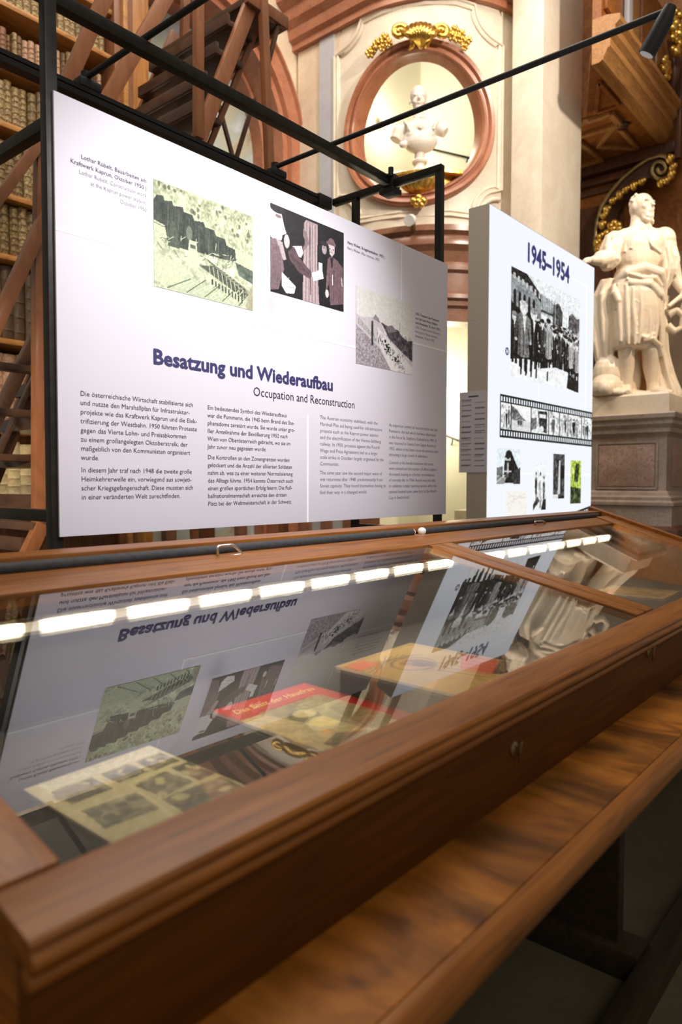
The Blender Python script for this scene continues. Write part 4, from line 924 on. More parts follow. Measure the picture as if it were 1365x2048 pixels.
# ================================================================== LIGHT BOX
LX0, LX1, LY0, LT = 4.694, 6.705, 2.551, .17
lb = empty('light_box', ((LX0+LX1)/2, LY0+LT/2, 0), 'tall free-standing light box headed 1945-1954 with backlit photographs', 'light box')
LZ = 2.0+HC
MB().box(LX0, LX1, LY0+.002, LY0+LT, 0, LZ).build('housing', M['lb_side'], lb, .004)
MB().box(LX0+.004, LX1-.004, LY0, LY0+.002, .04, LZ-.006).build('backlit_face', M['lb_face'], lb)
def lp(x, z): return Vector((x, LY0, z+HC))
def lrect(name, x0, x1, z0, z1, mat, lift=.0008): return MB().box(x0, x1, LY0-lift, LY0, z0+HC, z1+HC).build(name, mat, lb)
letters('year_lettering', lb, ['1945–1954'], lp(5.283, 1.735), EX, EZ, .205, 0, M['lb_ink'], .84, bold=.012, fat=.006, label='navy lettering 1945-1954')
lrect('printed_line', 6.16, 6.535, 1.785, 1.797, M['lb_line']); lrect('printed_line', 6.523, 6.535, .68, 1.785, M['lb_line']); lrect('printed_line', 5.535, 5.548, .67, .80, M['lb_line'])
lrect('printed_line', 5.24, 6.7, .075, .085, M['lb_line'])
def lpic(name, x0, x1, z0, z1, pic, label=None): return print_obj(name, lb, lp(x0, z0), EX*(x1-x0), EZ*(z1-z0), pic, M['print_lit'], .0016, label=label)
# crowd in front of an arcaded building
q = Pic(210, 200, (.93, .95, .96))
q.poly([(0, 1), (.0, .58), (.40, .60), (.40, .80), (.22, .93)], (.55, .57, .58)); q.poly([(0, 1), (0, .93), (.24, .90), (.40, .78), (.40, .86), (.2, 1)], .12)
for k in range(7): q.rect(.03+k*.055, .055+k*.055, .90-k*.013, .955-k*.013, .75)
for k in range(5): q.rect(.035+k*.062, .068+k*.062, .62, .78-k*.006, .1); q.ell(.0515+k*.062, .78-k*.006, .0165, .03, .1)
q.poly([(.40, .88), (.62, .82), (.62, .66), (.40, .68)], (.72, .74, .75)); 
for k in range(8): q.line(.42+k*.025, .70, .42+k*.025, .86, .004, .35)
q.rect(.4, .6, .70, .725, .25)
q.poly([(.56, .5), (.58, .82), (.66, .86), (.72, .78), (.72, .5)], .28); q.poly([(.8, .5), (.82, .78), (.88, .82), (.95, .78), (1, .8), (1, .5)], .34); q.noise(60, .3, q.reg([(.5, .5), (.55, .86), (1, .8), (1, .5)])); q.line(.605, .6, .605, .88, .004, .8)
q.poly([(0, .70), (.05, .66), (.4, .62), (1, .58), (1, .16), (.8, .22), (.55, .24), (.4, .2), (.2, .2), (0, .16)], .09)
rows_ = []
for k in range(150):
    t = q.rng.rand(); x = .30+.74*q.rng.rand(); rows_.append((.40-.30*t+.06*abs(x-.6), x, .24+.16*t))
rows_.sort(reverse=True)
for y, x, hh in rows_: q.person(x, y, hh, q.rng.choice([.06, .10, .16, .35, .62, .78], p=[.3, .2, .15, .12, .13, .1]), q.rng.uniform(.7, .95), q.rng.choice([.08, .2, .5, .85]), hh*q.rng.uniform(.12, .16))
for y, x, hh in ((.20, .42, .44), (.18, .60, .40), (.19, .70, .42), (.17, .78, .40)): q.person(x, y, hh, q.rng.choice([.07, .2]), .9, .1, .065)
q.person(.86, .15, .40, .74, .9, .15, .06); q.person(.965, .12, .42, .70, .9, .4, .065); q.person(.51, .15, .52, .66, .8, .1, .075); q.person(.05, .13, .48, .10, .85, .5, .08); q.person(.30, .09, .62, .06, .92, .55, .105); q.person(.165, .06, .68, .48, .92, .80, .12)
q.poly([(.15, .60), (.18, .42), (.20, .60)], .9); q.poly([(.29, .58), (.305, .46), (.325, .58)], .92); q.line(.12, .26, .125, .55, .005, .25); q.line(.215, .26, .21, .5, .005, .25); q.rect(.20, .235, .30, .34, .3)
q.poly([(0, 0), (1, 0), (1, .10), (.8, .19), (.62, .20), (.45, .16), (.3, .12), (.22, .06), (.1, .12), (0, .14)], (.96, .97, .98)); q.poly([(.8, .02), (1, 0), (1, .12), (.82, .18)], .13)
q.noise(90, .28, (q.Y > .12).astype(float)); q.noise(40, .12)
for x in (.135, .20, .27, .34, .5): q.line(x, .05, x+.004, .13, .013, .08)
q.noise(70, .10)
lpic('photo_print', 5.037, 6.362, .812, 1.634, q, 'black and white photo of a crowd following men in coats')
# film strip with frames
FX = [at_y(x, 840, LY0).x for x in (1001, 1022.5, 1062.5, 1098, 1119.5, 1136.5, 1164)]+[LX1-.004]
def film(z0, z1, x0, x1, hole=.019, pitch=.042, shear=0.0):
    lrect('film_base', x0, x1, z0, z1, M['lb_film'], .0010)
    k = 0; x = x0+.02
    hole_me = None
    for zz in (z1-.033, z0+.033):
        x = x0+.016
        while x+hole < x1:
            o = lrect('film_perforation', x, x+hole, zz-.017, zz+.017, M['lb_face'], .0014) if hole_me is None else None
            if hole_me is None: hole_me = (o.data, x, zz)
            else:
                o = bpy.data.objects.new('film_perforation', hole_me[0]); COL.objects.link(o); o.parent = lb; o.location = (x-hole_me[1], 0, zz-hole_me[2])
            x += pitch
film(.343, .664, 4.882, LX1-.004)
rg = np.random.RandomState(5)
for k in range(7):
    q = Pic(44, 40, (.93, .95, .95)); q.rng = np.random.RandomState(k+11)
    if k == 1: q.poly([(0, 1), (.5, .8), (.85, .5), (1, .42), (1, 1)], .97); q.poly([(0, .95), (.3, .8), (.55, .55), (.8, .42), (0, .4)], .45); q.noise(18, .5, q.reg([(0, .95), (.55, .55), (.8, .42), (0, .4)])); q.rect(0, 1, 0, .40, .86); [q.person(.35+.07*j, .18+.02*(j % 2), .3, .12+.5*(j % 2)) for j in range(4)]
    elif k == 2: q.poly([(.35, .9), (.9, .95), (.9, .05), (.5, .1)], .2); q.rect(.45, .85, .65, .8, .95); q.poly([(0, .6), (.3, .62), (.3, .2), (0, .1)], .5); q.noise(16, .4); q.ell(.6, .2, .12, .12, .9)
    else:
        q.noise(7, .9); q.noise(16, .6)
        for j in range(3+k % 3): q.person(q.rng.uniform(.15, .85), q.rng.uniform(0, .2), q.rng.uniform(.5, .8), q.rng.choice([.12, .4, .75]))
    q.noise(22, .15); lpic('film_frame', FX[k]+.008, FX[k+1]-.008, .407, .603, q)
# slanted second film strip at the foot
mb = MB(); a, b = lp(5.86, -.31), lp(6.70, -.206)
mb.add([a+Vector((0, -.001, 0)), b+Vector((0, -.001, 0)), b+Vector((0, -.001, -.30)), a+Vector((0, -.001, -.30))], [(0, 1, 2, 3)]); mb.build('film_base', M['lb_film'], lb)
for k in range(17):
    t = .03+k*.057; c = a.lerp(b, t)+Vector((0, -.0014, -.036)); mb = MB(); mb.add([c+Vector((-.011, 0, -.017)), c+Vector((.011, 0, -.014)), c+Vector((.011, 0, .018)), c+Vector((-.011, 0, .015))], [(0, 1, 2, 3)]); mb.build('film_perforation', M['lb_face'], lb)
# locomotive
q = Pic(56, 50, (.90, .94, .96)); q.poly([(.30, .2), (.32, .75), (.42, .92), (.5, .96), (.6, .92), (.72, .72), (.9, .45), (.95, .05), (.3, .05)], .12); q.rect(.33, .58, .66, .74, .8); q.ell(.46, .82, .1, .12, .15); q.rect(.40, .50, .2, .62, .35); q.rect(.45, .49, .3, .6, .85); q.rect(.3, .6, .34, .38, .8)
q.poly([(0, .45), (.25, .5), (.25, .2), (0, .25)], .45); q.poly([(0, .22), (.4, .2), (.3, 0), (0, 0)], .6); q.line(0, .06, .35, .25, .012, .9); q.line(0, .14, .3, .28, .01, .2); q.poly([(.62, .3), (1, .5), (1, 0), (.7, 0)], .24); q.noise(26, .2)
lpic('photo_print', 4.838, 5.226, -.005, .263, q, 'photo of a steam locomotive')
q = Pic(50, 44, (.97, .96, .94)); 
for k in range(9): q.line(q.rng.rand(), q.rng.rand(), q.rng.rand(), q.rng.rand(), .012, (.90, .86, .84)); q.ell(q.rng.rand(), q.rng.rand(), .04, .03, (.86, .88, .80), .6)
lpic('photo_print', 4.97, 5.352, -.30, -.058, q, 'pale printed map')
q = Pic(44, 60, (.95, .97, .98)); q.person(.55, .05, .75, .9, .9); q.person(.22, .2, .6, .1); q.person(.82, .1, .62, .2); q.poly([(0, 0), (.5, .2), (.35, .3), (0, .12)], .25); q.poly([(.6, 0), (1, 0), (1, .25), (.75, .2)], .15); q.noise(14, .35, (q.Y < .8).astype(float)); q.noise(30, .2)
lpic('photo_print', 5.46, 5.702, -.218, .17, q, 'photo of a person in white with two others')
q = Pic(36, 60, .30); q.noise(12, .35); q.rect(0, .45, 0, .10, .9); q.poly([(.42, .1), (.5, .85), (.62, .85), (.62, .12)], .85); q.rect(.62, 1, .45, .75, .12); q.line(.5, .02, .95, .05, .03, .1); q.noise(24, .2)
lpic('photo_print', 5.842, 6.08, -.13, .252, q, 'narrow dark photo of a lone figure')
q = Pic(36, 60, (.72, .80, .35)); q.poly([(0, 0), (1, 0), (1, .35), (0, .4)], (.25, .30, .17)); q.poly([(.3, .5), (.5, .95), (.85, .9), (.7, .5)], (.20, .28, .12)); q.poly([(.2, .75), (.4, .95), (.3, .6)], (.93, .95, .55)); q.noise(12, .5); q.noise(26, .3)
lpic('photo_print', 6.212, 6.452, -.18, .206, q, 'yellow-green tinted photo')
mb = MB().tube([lp(4.986, .99)+Vector((0, -.0016, 0)), lp(4.986, .99)], .030, 20); mb.build('info_mark', M['lb_ink'], lb)
letters('info_lettering', lb, ['H'], lp(4.968, .972), EX, EZ, .05, 0, M['lb_line'], .032, bold=.03, lift=.0025)
# caption sheet taped to the side of the light box
q = Pic(48, 110, (.80, .79, .84)); q.rect(.34, .68, .925, .945, .2)
yy = .90
for c in (0, 1):
    y = .895-.02*c; x0 = .08+.48*c
    while y > .06:
        nL = q.rng.randint(1, 3); q.rect(x0, x0+.36, y-.006, y+.002, .28); y -= .014
        for _ in range(nL): q.rect(x0, x0+q.rng.uniform(.25, .38), y-.004, y+.002, .58); y -= .013
        y -= .035
a = at_x(921, 941, LX0-.004); b = at_x(972, 946, LX0-.004); c_ = at_x(922, 770, LX0-.004)
sheet_o = Vector((LX0-.004, LY0+.008, .08+HC)); a_y = a.y
MB().box(LX0-.003, LX0, LY0+.002, a_y+.01, .08+HC, .67+HC).build('caption_sheet', M['paper'], lb)
print_obj('caption_print', lb, (LX0-.003, a_y+.01, .08+HC), Vector((0, -(a_y+.008-LY0), 0)), EZ*.59, q, M['print'], .0008, label='caption sheet with two columns of small text')

# ================================================================== DISPLAY CASE
def zg(y): return HC-.5439+.2264*y
def sl(x, y, dz): return (x, y, zg(y)+dz)
dc = empty('display_case', (2.2, 1.1, 0), 'long walnut table display case with sloping glazed lid', 'display case')
def rxe(y): return 3.40+.58*y           # splayed right end
def slab(name, x0, x1, y0, y1, d0, d1, mat, bevel=.004): return MB().box(x0, x1, y0, y1, d0, d1, fn=sl).build(name, mat, dc, bevel)
MB().extr([(.606, -.026), (.598, -.021), (.596, -.014), (.599, -.009), (.604, -.007), (.603, -.001), (.608, .003), (.678, .003), (.683, -.001), (.683, -.026)], 'x', .298, 3.76, fn=sl).build('lid_front_rail', M['case'], dc, .0015, smooth=40)
MB().extr([(.609, -.046), (.603, -.042), (.601, -.036), (.604, -.030), (.610, -.028), (.62, -.028), (.62, -.046)], 'x', .297, 3.75, fn=sl).build('front_bead', M['case'], dc, .002, smooth=40)
slab('lid_side_rail', .298, .371, .684, 1.41, -.024, .004, M['case_x']); slab('lid_back_rail', .298, 4.20, 1.41, 1.522, -.024, .006, M['case'])
slab('lid_divider', 2.172, 2.249, .684, 1.41, -.024, .005, M['case_x']); slab('lid_divider', 2.252, 2.326, .684, 1.41, -.024, .005, M['case_x'])
mb = MB(); vs = [sl(x, y, d) for d in (-.024, .012) for x, y in ((rxe(.684)-.20, .684), (rxe(.684)-.04, .684), (rxe(1.522)-.04, 1.522), (rxe(1.522)-.20, 1.522))]
mb.add(vs, [(0, 3, 2, 1), (4, 5, 6, 7), (0, 1, 5, 4), (1, 2, 6, 5), (2, 3, 7, 6), (3, 0, 4, 7)]).build('lid_side_rail', M['case_x'], dc, .004)
mb = MB(); vs = [(x, y, z) for z in (0, 1) for x, y in ((rxe(.6)-.04, .6), (rxe(.6)+.0, .6), (rxe(1.66)+.03, 1.66), (rxe(1.66)-.04, 1.66))]
vs = [(x, y, .76 if z == 0 else zg(y)+.03) for x, y, z in vs]
mb.add(vs, [(0, 3, 2, 1), (4, 5, 6, 7), (0, 1, 5, 4), (1, 2, 6, 5), (2, 3, 7, 6), (3, 0, 4, 7)]).build('end_panel', M['case_x'], dc, .004)
def pane(name, x0, x1, x1b):
    mb = MB(); y0, y1 = .672, 1.424
    for d in (0, -.004): mb.add([sl(x0, y0, d), sl(x1, y0, d), sl(x1b, y1, d), sl(x0, y1, d)], [(0, 1, 2, 3)])
    me = bpy.data.meshes.new(name); me.from_pydata(mb.v, [], mb.f); me.update(); return link(name, me, M['glass'], dc)
pane('glass_pane', .364, 2.18, 2.18); pane('glass_pane', 2.318, rxe(.672)-.19, rxe(1.424)-.19)
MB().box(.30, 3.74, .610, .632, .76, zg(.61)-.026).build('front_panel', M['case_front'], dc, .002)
mb = MB(); mb.extr([(.634, .76), (1.638, .76), (1.638, zg(1.60)-.01), (1.535, zg(1.522)-.026), (.634, zg(.634)-.026)], 'x', .3005, .3225); mb.build('end_panel', M['case_x'], dc, .002)
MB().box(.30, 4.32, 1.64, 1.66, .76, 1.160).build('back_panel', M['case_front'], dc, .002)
MB().box(.24, 4.34, 1.563, 1.685, 1.160, 1.186).build('top_board', M['case'], dc, .004)
MB().box(.24, 4.33, 1.524, 1.568, 1.138, 1.154).build('hinge_board', M['shelf'], dc, .002)
for x0, x1 in ((.2, 2.262), (2.335, 4.16)):
    t = empty('roller', (0, 0, 0)); bpy.data.objects.remove(t)
    ro = MB().tube([(x0, 1.543, 1.164), (x1, 1.543, 1.164)], .0142, 18).build('rolled_blind', M['foam'], dc, smooth=40)
    if x0 > 1: MB().sphere((x0-.006, 1.543, 1.165), (.021, .0155, .0155), 0, 12, 8).build('end_cap', M['white'], ro, smooth=True)
    else: MB().tube([(x1, 1.543, 1.164), (x1+.006, 1.543, 1.164)], .0125, 14).build('end_cap', M['white'], ro, smooth=40)
def handle(pts):
    P3 = [at_y(x, y-5, 1.505) for x, y in pts]; out = []
    for i in range(len(P3)):
        a, b, c2 = P3[i-1], P3[i], P3[(i+1) % len(P3)]
        for t in (0, .33, .67, 1):
            out.append((b+(a-b)*.22)*(1-t)**2+b*2*t*(1-t)+(b+(c2-b)*.22)*t*t)
    MB().tube(out, .0042, 8, closed=True).build('wire_handle', M['chrome'], dc, smooth=True)
handle([(434, 1098), (466, 1094), (486, 1113), (437, 1121)]); handle([(1069, 1048), (1088, 1047), (1096, 1058), (1076, 1060)])
# table the case stands on
MB().box(.12, 4.5, .462, 1.75, .728, .76).build('table_top', M['ledge'], dc, .003)
prof = [(.470, .757)]+[(.462-.030*math.sin(a), .727+.030*math.cos(a)) for a in [math.pi*k/12 for k in range(13)]]+[(.500, .697), (.500, .757)]
MB().extr(prof, 'x', .10, 4.52).build('bullnose_edge', M['case'], dc, smooth=50)
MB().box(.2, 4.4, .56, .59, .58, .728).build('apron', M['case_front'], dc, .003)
for x in (.5, 1.985, 4.1):
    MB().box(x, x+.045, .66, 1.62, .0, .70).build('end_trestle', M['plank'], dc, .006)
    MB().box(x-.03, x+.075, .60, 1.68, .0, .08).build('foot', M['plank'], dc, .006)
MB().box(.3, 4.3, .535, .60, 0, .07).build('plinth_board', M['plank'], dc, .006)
for (x, y, s) in ((1027, 1497, 1.0), (1297, 1304, .5)):
    c = at_y(x, y, .61); r = .014
    mb = MB().lathe([(r, 0), (r, .003), (r*.6, .006)], (0, 0, 0), 16); o = mb.build('lock_plate', M['brass'], None, smooth=40)
    o.data.transform(Matrix.Translation(c-wloc(dc)) @ Matrix.Rotation(math.pi/2, 4, 'X')); o.parent = dc
    k2 = MB().box(c.x-.002, c.x+.002, c.y-.012, c.y-.004, c.z-.012, c.z+.006).build('key', M['brass'], o); k2.location = (0, 0, 0)
    MB().tube([(c.x, c.y-.012, c.z-.002), (c.x+.004, c.y-.016, c.z+.016), (c.x-.002, c.y-.013, c.z-.022)], .0022, 8).build('key_bow', M['brass'], o, smooth=True)
# lining and lamps inside
ZF = .83
MB().box(.322, 4.30, .632, 1.64, .76, ZF).build('felt_bed', M['cloth'], dc)
MB().box(.322, 4.30, 1.50, 1.515, ZF, 1.10).build('felt_back', M['cloth'], dc)
MB().box(.5, 4.16, 1.462, 1.50, 1.030, 1.068).build('lamp_rail', M['chrome'], dc, .002)
k = 0
MB().box(.52, 4.14, 1.452, 1.463, 1.039, 1.058).build('led_strip', M['led'], dc, .003, origin=None)
# ================================================================== EXHIBITS IN THE CASE
def rot_rect(c, ax): return c
def magazine(name, label, corner, ux, uy, z, pic, th=.004, mat=None):
    # printed sheet: corner = front-left (towards the viewer), ux to the right, uy to the back
    c = Vector((*corner, z)); ux = Vector((*ux, 0)); uy = Vector((*uy, 0))
    e = empty(name, c+(ux+uy)/2, label, 'magazine'); mb = MB()
    vs = [c, c+ux, c+ux+uy, c+uy]; mb.add(vs+[v+Vector((0, 0, th)) for v in vs], [(0, 3, 2, 1), (4, 5, 6, 7), (0, 1, 5, 4), (1, 2, 6, 5), (2, 3, 7, 6), (3, 0, 4, 7)]).build('pages', mat or M['paper'], e)
    print_obj('cover_print', e, c+Vector((0, 0, th)), ux, uy, pic, M['print'], .0006); return e, c+Vector((0, 0, th)), ux, uy
# collage page
q = Pic(120, 130, (.78, .73, .57)); q.rect(.10, 1, .86, .985, (.84, .81, .72))
for k in range(5):
    for j in range(34): 
        if q.rng.rand() < .75: q.rect(.14+j*.025, .158+j*.025, .965-k*.02, .972-k*.02, (.60, .56, .44))
def snap(x0, y0, x1, y1, ang):
    global q
    ca, sa = math.cos(ang), math.sin(ang); cx, cy = (x0+x1)/2, (y0+y1)/2; hw, hh = (x1-x0)/2, (y1-y0)/2
    P4 = [(cx+ca*a*hw-sa*b*hh, cy+sa*a*hw+ca*b*hh) for a, b in ((-1, -1), (1, -1), (1, 1), (-1, 1))]
    q.poly([(cx+(a-cx)*1.06, cy+(b-cy)*1.06) for a, b in P4], (.84, .80, .60)); q.poly(P4, (.36, .33, .23)); m = q.reg(P4)
    q.noise(10, .5, m); q.noise(26, .35, m)
    for _ in range(4): q.ell(cx+q.rng.uniform(-.8, .8)*hw, cy+q.rng.uniform(-.8, .8)*hh, hw*.22, hh*.25, (.78, .74, .54) if q.rng.rand() < .6 else (.20, .18, .12), .9)
snap(.10, .60, .40, .84, .0); snap(.46, .64, .70, .84, .05); snap(.74, .62, .97, .84, 0); snap(.08, .20, .45, .48, -.1); snap(.52, .30, .80, .56, .1); snap(.5, .03, .98, .26, -.06); snap(.84, .3, .99, .58, 0)
q.ell(.20, .73, .13, .12, (.50, .46, .38)); q.ell(.20, .66, .10, .06, (.24, .21, .15)); q.line(.5, .58, .9, .62, .02, (.86, .83, .64)); q.line(.42, .06, .5, .55, .02, (.85, .81, .62)); q.noise(40, .10)
magazine('collage_page', 'sepia page of collaged photographs at the left end of the display case', (.566, .882), (.258, .010), (.006, .292), ZF+.0005, q)
# red magazine
q = Pic(120, 140, (.70, .075, .085)); q.rect(.0, .80, 0, .72, (.74, .66, .48)); q.poly([(.2, .74), (.86, .74), (.86, .2), (.5, .25), (.3, .4)], (.56, .50, .34))
q.ell(.55, .58, .17, .15, (.50, .46, .33)); q.ell(.60, .56, .15, .13, (.62, .57, .42)); q.ell(.40, .50, .13, .10, (.38, .33, .22)); q.ell(.44, .53, .10, .07, (.80, .74, .54)); q.ell(.42, .34, .13, .09, (.86, .76, .45)); q.poly([(.5, .40), (.86, .55), (.86, .1), (.62, .0), (.5, .1)], (.58, .52, .38))
for k in range(10): q.line(.55+k*.03, .05, .66+k*.02, .5, .008, (.42, .37, .25)); 
q.ell(.28, .22, .03, .03, (.9, .66, .3)); q.poly([(.1, .1), (.3, .16), (.5, .06), (.4, 0), (.1, 0)], (.40, .34, .20)); q.noise(30, .14, q.reg([(0, 0), (.86, 0), (.86, .74), (0, .74)]))
e, c, ux, uy = magazine('red_magazine', 'red magazine with yellow script title and sepia cover photograph', (1.022, .892), (.301, -.004), (.024, .362), ZF+.0005, q, .006)
letters('script_title', e, ['Das Blatt der Hausfrau'], c+ux*.07+uy*.83, ux, uy, .036, 0, M['gold_ink'], .262, bold=.012, shear=.35, lift=.0012)
# ochre magazine on a dark block
blk = MB().box(1.352, 1.70, .742, 1.135, ZF+.0005, HC-.447).build('display_block', M['cloth'], None, .004, label='low black block raising the ochre magazine in the case', category='block', origin=(1.49, .94, ZF))
q = Pic(120, 130, (.80, .64, .34)); q.noise(20, .06)
for k in range(7): q.line(.02, .62+.05*k, .5+.04*k, .9-.03*k, .006, (.25, .17, .08), .8)
q.ell(.45, .62, .20, .16, (.30, .20, .10), .7); q.ell(.45, .62, .18, .14, (.80, .62, .33)); q.ell(.50, .60, .10, .11, (.42, .10, .07)); q.ell(.42, .66, .06, .05, (.62, .40, .2)); q.poly([(.55, .3), (.95, .5), (.98, .2), (.6, .08)], (.88, .36, .20)); q.poly([(.6, .08), (.98, .2), (1, 0), (.65, 0)], (.24, .13, .07))
for k in range(6): q.line(.5+.08*k, .05, .4+.1*k, .5, .006, (.35, .22, .1), .7)
e, c, ux, uy = magazine('ochre_magazine', 'ochre illustrated magazine with orange label on the raised black block', (1.296, .764), (.330, .008), (.018, .352), HC-.4465, q, .005)
MB().box(0, 1, 0, 1, 0, 1).build('orange_label', M['orange'], None)
o = bpy.data.objects['orange_label']; A4 = c+ux*.03+uy*.80+Vector((0, 0, .0008)); 
o.data.transform(Matrix(((ux.x*.24, uy.x*.15, 0, A4.x), (ux.y*.24, uy.y*.15, 0, A4.y), (0, 0, .0006, A4.z), (0, 0, 0, 1)))); o.data.transform(Matrix.Translation(-wloc(e))); o.parent = e
q = Pic(90, 90, (.62, .52, .36)); q.rect(.06, .94, .1, .9, (.52, .42, .28)); q.noise(12, .3); q.noise(30, .2); q.rect(.1, .5, .76, .84, (.66, .30, .18)); q.line(.1, .1, .9, .6, .02, (.3, .24, .16))
magazine('brown_print', 'yellowed print lying in the right half of the display case', (3.40, .955), (.29, .01), (-.02, .32), ZF+.0005, q, .004)

# ================================================================== STATUE ON ITS PEDESTAL
PXc, PYc = 8.03, 2.53
ped = empty('statue_pedestal', (PXc, PYc, 0), 'grey and rosy marble pedestal under the statue', 'pedestal')
def sq(name, prof, mat, hx=.48, hy=.48, bevel=.006):
    mb = MB(); rows = []
    for ins, h in prof: rows.append([(PXc-hx+ins, PYc-hy+ins, h+HC), (PXc+hx-ins, PYc-hy+ins, h+HC), (PXc+hx-ins, PYc+hy-ins, h+HC), (PXc-hx+ins, PYc+hy-ins, h+HC), (PXc-hx+ins, PYc-hy+ins, h+HC)])
    mb.grid(rows); mb.add(rows[0][:4], [(3, 2, 1, 0)]); mb.add(rows[-1][:4], [(0, 1, 2, 3)])
    me = mb.mesh(name); bm = bmesh.new(); bm.from_mesh(me); bmesh.ops.remove_doubles(bm, verts=bm.verts, dist=1e-5); bmesh.ops.recalc_face_normals(bm, faces=bm.faces); bm.to_mesh(me); bm.free()
    return link(name, me, mat, ped, 30)
sq('cornice', [(.10, .47), (.085, .50), (.06, .52), (.06, .56), (.03, .60), (.03, .635), (.005, .66), (0, .70), (.01, .716), (.06, .718)], M['ped_m'])
sq('die', [(.10, -.07), (.10, .47)], M['ped_m'])
MB().box(PXc-.48+.085, PXc-.48+.11, PYc-.30, PYc+.30, -.02, .02).build('tmp', None).data.transform(Matrix.Identity(4)); bpy.data.objects.remove(bpy.data.objects['tmp'])
MB().box(PXc-.392, PXc-.36, PYc-.27, PYc+.30, -.03+HC, .40+HC).build('rosy_panel', M['ped_panel'], ped, .01)
mb = MB()
for a, b in (((-.29, -.05), (.32, -.05)), ((.32, -.05), (.32, .42)), ((.32, .42), (-.29, .42)), ((-.29, .42), (-.29, -.05))): mb.bar((PXc-.382, PYc+a[0], HC+a[1]), (PXc-.382, PYc+b[0], HC+b[1]), .022, .022)
mb.build('panel_moulding', M['ped_m'], ped, .004)
MB().box(PXc-.20, PXc+.25, PYc-.392, PYc-.37, -.03+HC, .40+HC).build('rosy_panel', M['ped_panel'], ped, .01)
sq('base_moulding', [(.0, -.22), (.0, -.19), (.03, -.17), (.03, -.14), (.06, -.12), (.07, -.09), (.10, -.07)], M['ped_m'])
sq('base_block', [(.02, -.425), (.02, -.22)], M['ped_m'])
sq('plinth', [(-.06, -HC), (-.06, -.46), (.0, -.425)], M['redwood'])
sq('statue_slab', [(.08, .718), (.08, .90), (.10, .925)], M['stat'])
so = Vector((7.90, 2.53, .925+HC))
VW = Vector((-F_.x, -F_.y, 0)).normalized()
def sp_(zx, zy, dy=0.0): return so + R0*((zx-570)/846) + Vector((0, 0, (1898-zy)/846)) + VW*dy
se = empty('marble_statue', so, 'white marble statue of a bearded man in draped cuirass on the pedestal', 'statue')
def loft(mb, rings, n=40):
    rows = []
    for zx, zy, dy, rx, ry, amp, nf, ph in rings:
        c = sp_(zx, zy, dy); rows.append([c + R0*(math.cos(2*math.pi*k/n)*rx*(1+amp*math.sin(nf*2*math.pi*k/n+ph))) + VW*(math.sin(2*math.pi*k/n)*ry*(1+amp*math.sin(nf*2*math.pi*k/n+ph))) for k in range(n+1)])
    for r in rows: r[-1] = r[0]
    mb.grid(rows); m = len(rows); b = len(mb.v)
    mb.add(rows[0][:n], [tuple(range(n))]); mb.add(rows[-1][:n], [tuple(range(n))])
mb = MB()
# head turned to the right, with beard and curls
hr3 = rz @ Matrix.Rotation(math.radians(27), 3, 'Z')
fwd = (VW*.87+R0*.49).normalized()
hc = sp_(578, 235, 0)
def hd(f, s, u): return hc + fwd*f + (R0*.87-VW*.49)*s + Vector((0, 0, u))
mb.sphere(hc, (.108, .128, .140), 0, 22, 16, hr3); mb.sphere(hd(.028, 0, -.055), (.092, .104, .112), 0, 18, 12, hr3); mb.sphere(hd(.070, 0, -.120), (.074, .062, .078), 0, 16, 10, hr3)
mb.tube([hd(.118, 0, .035), hd(.150, 0, -.022), hd(.125, 0, -.032)], [.014, .021, .014], 8)
for s in (-1, 1):
    mb.sphere(hd(.108, s*.045, .036), (.034, .018, .011), 0, 10, 6, hr3); mb.sphere(hd(.088, s*.058, -.03), (.03, .026, .03), 0, 10, 7, hr3)
    mb.sphere(hd(-.01, s*.108, -.01), (.016, .03, .04), 0, 8, 6, hr3); mb.tube([hd(.125, s*.006, -.060), hd(.115, s*.05, -.085)], .013, 8)
mb.sphere(hd(.122, 0, -.078), (.028, .012, .008), 0, 8, 6, hr3)
rb = random.Random(3)
for k in range(46):
    a = rb.uniform(-2.6, 2.6); t = rb.uniform(.25, 1.2); c = hc + (fwd*-1*math.cos(a*.55)*.115 + (R0*.87-VW*.49)*math.sin(a*.55)*.11)*math.sin(t+.35) + Vector((0, 0, .138*math.cos(t+.15))); mb.sphere(c, rb.uniform(.012, .020), 0, 7, 5)
for k in range(22): t_ = rb.uniform(-1.2, 1.2); mb.sphere(hd(.062+.066*math.cos(t_), .072*math.sin(t_), -.10-rb.uniform(0, .085)), rb.uniform(.012, .018), 0, 7, 5)
mb.tube([sp_(560, 300, -.02), sp_(556, 370, -.01), sp_(555, 430)], [.075, .078, .105], 16)
# torso with cuirass
loft(mb, [(560, 420, 0, .13, .10, 0, 4, 0), (560, 450, 0, .24, .12, 0, 4, 0), (562, 500, 0, .285, .15, 0, 4, 0), (565, 580, .01, .285, .175, 0, 4, 0), (560, 680, .01, .245, .17, 0, 4, 0), (548, 770, .0, .205, .155, 0, 4, 0), (545, 830, 0, .215, .16, 0, 4, 0)])
mb.sphere(sp_(650, 560, .11), (.115, .066, .12), 0, 16, 10, rz); mb.sphere(sp_(480, 570, .11), (.11, .06, .12), 0, 16, 10, rz); mb.sphere(sp_(560, 690, .08), (.20, .10, .17), 0, 16, 10, rz)
mb.tube([sp_(590, 470, .12), sp_(582, 560, .18), sp_(615, 630, .20), sp_(700, 670, .15), sp_(740, 650, .08)], .012, 8); mb.tube([sp_(410, 440, .05), sp_(405, 560, .13), sp_(395, 660, .12)], .016, 8); mb.tube([sp_(470, 450, .09), sp_(478, 540, .16), sp_(440, 640, .16)], .011, 8)
mb.tube([sp_(475, 432, .07), sp_(555, 455, .12), sp_(640, 415, .07)], .022, 8)
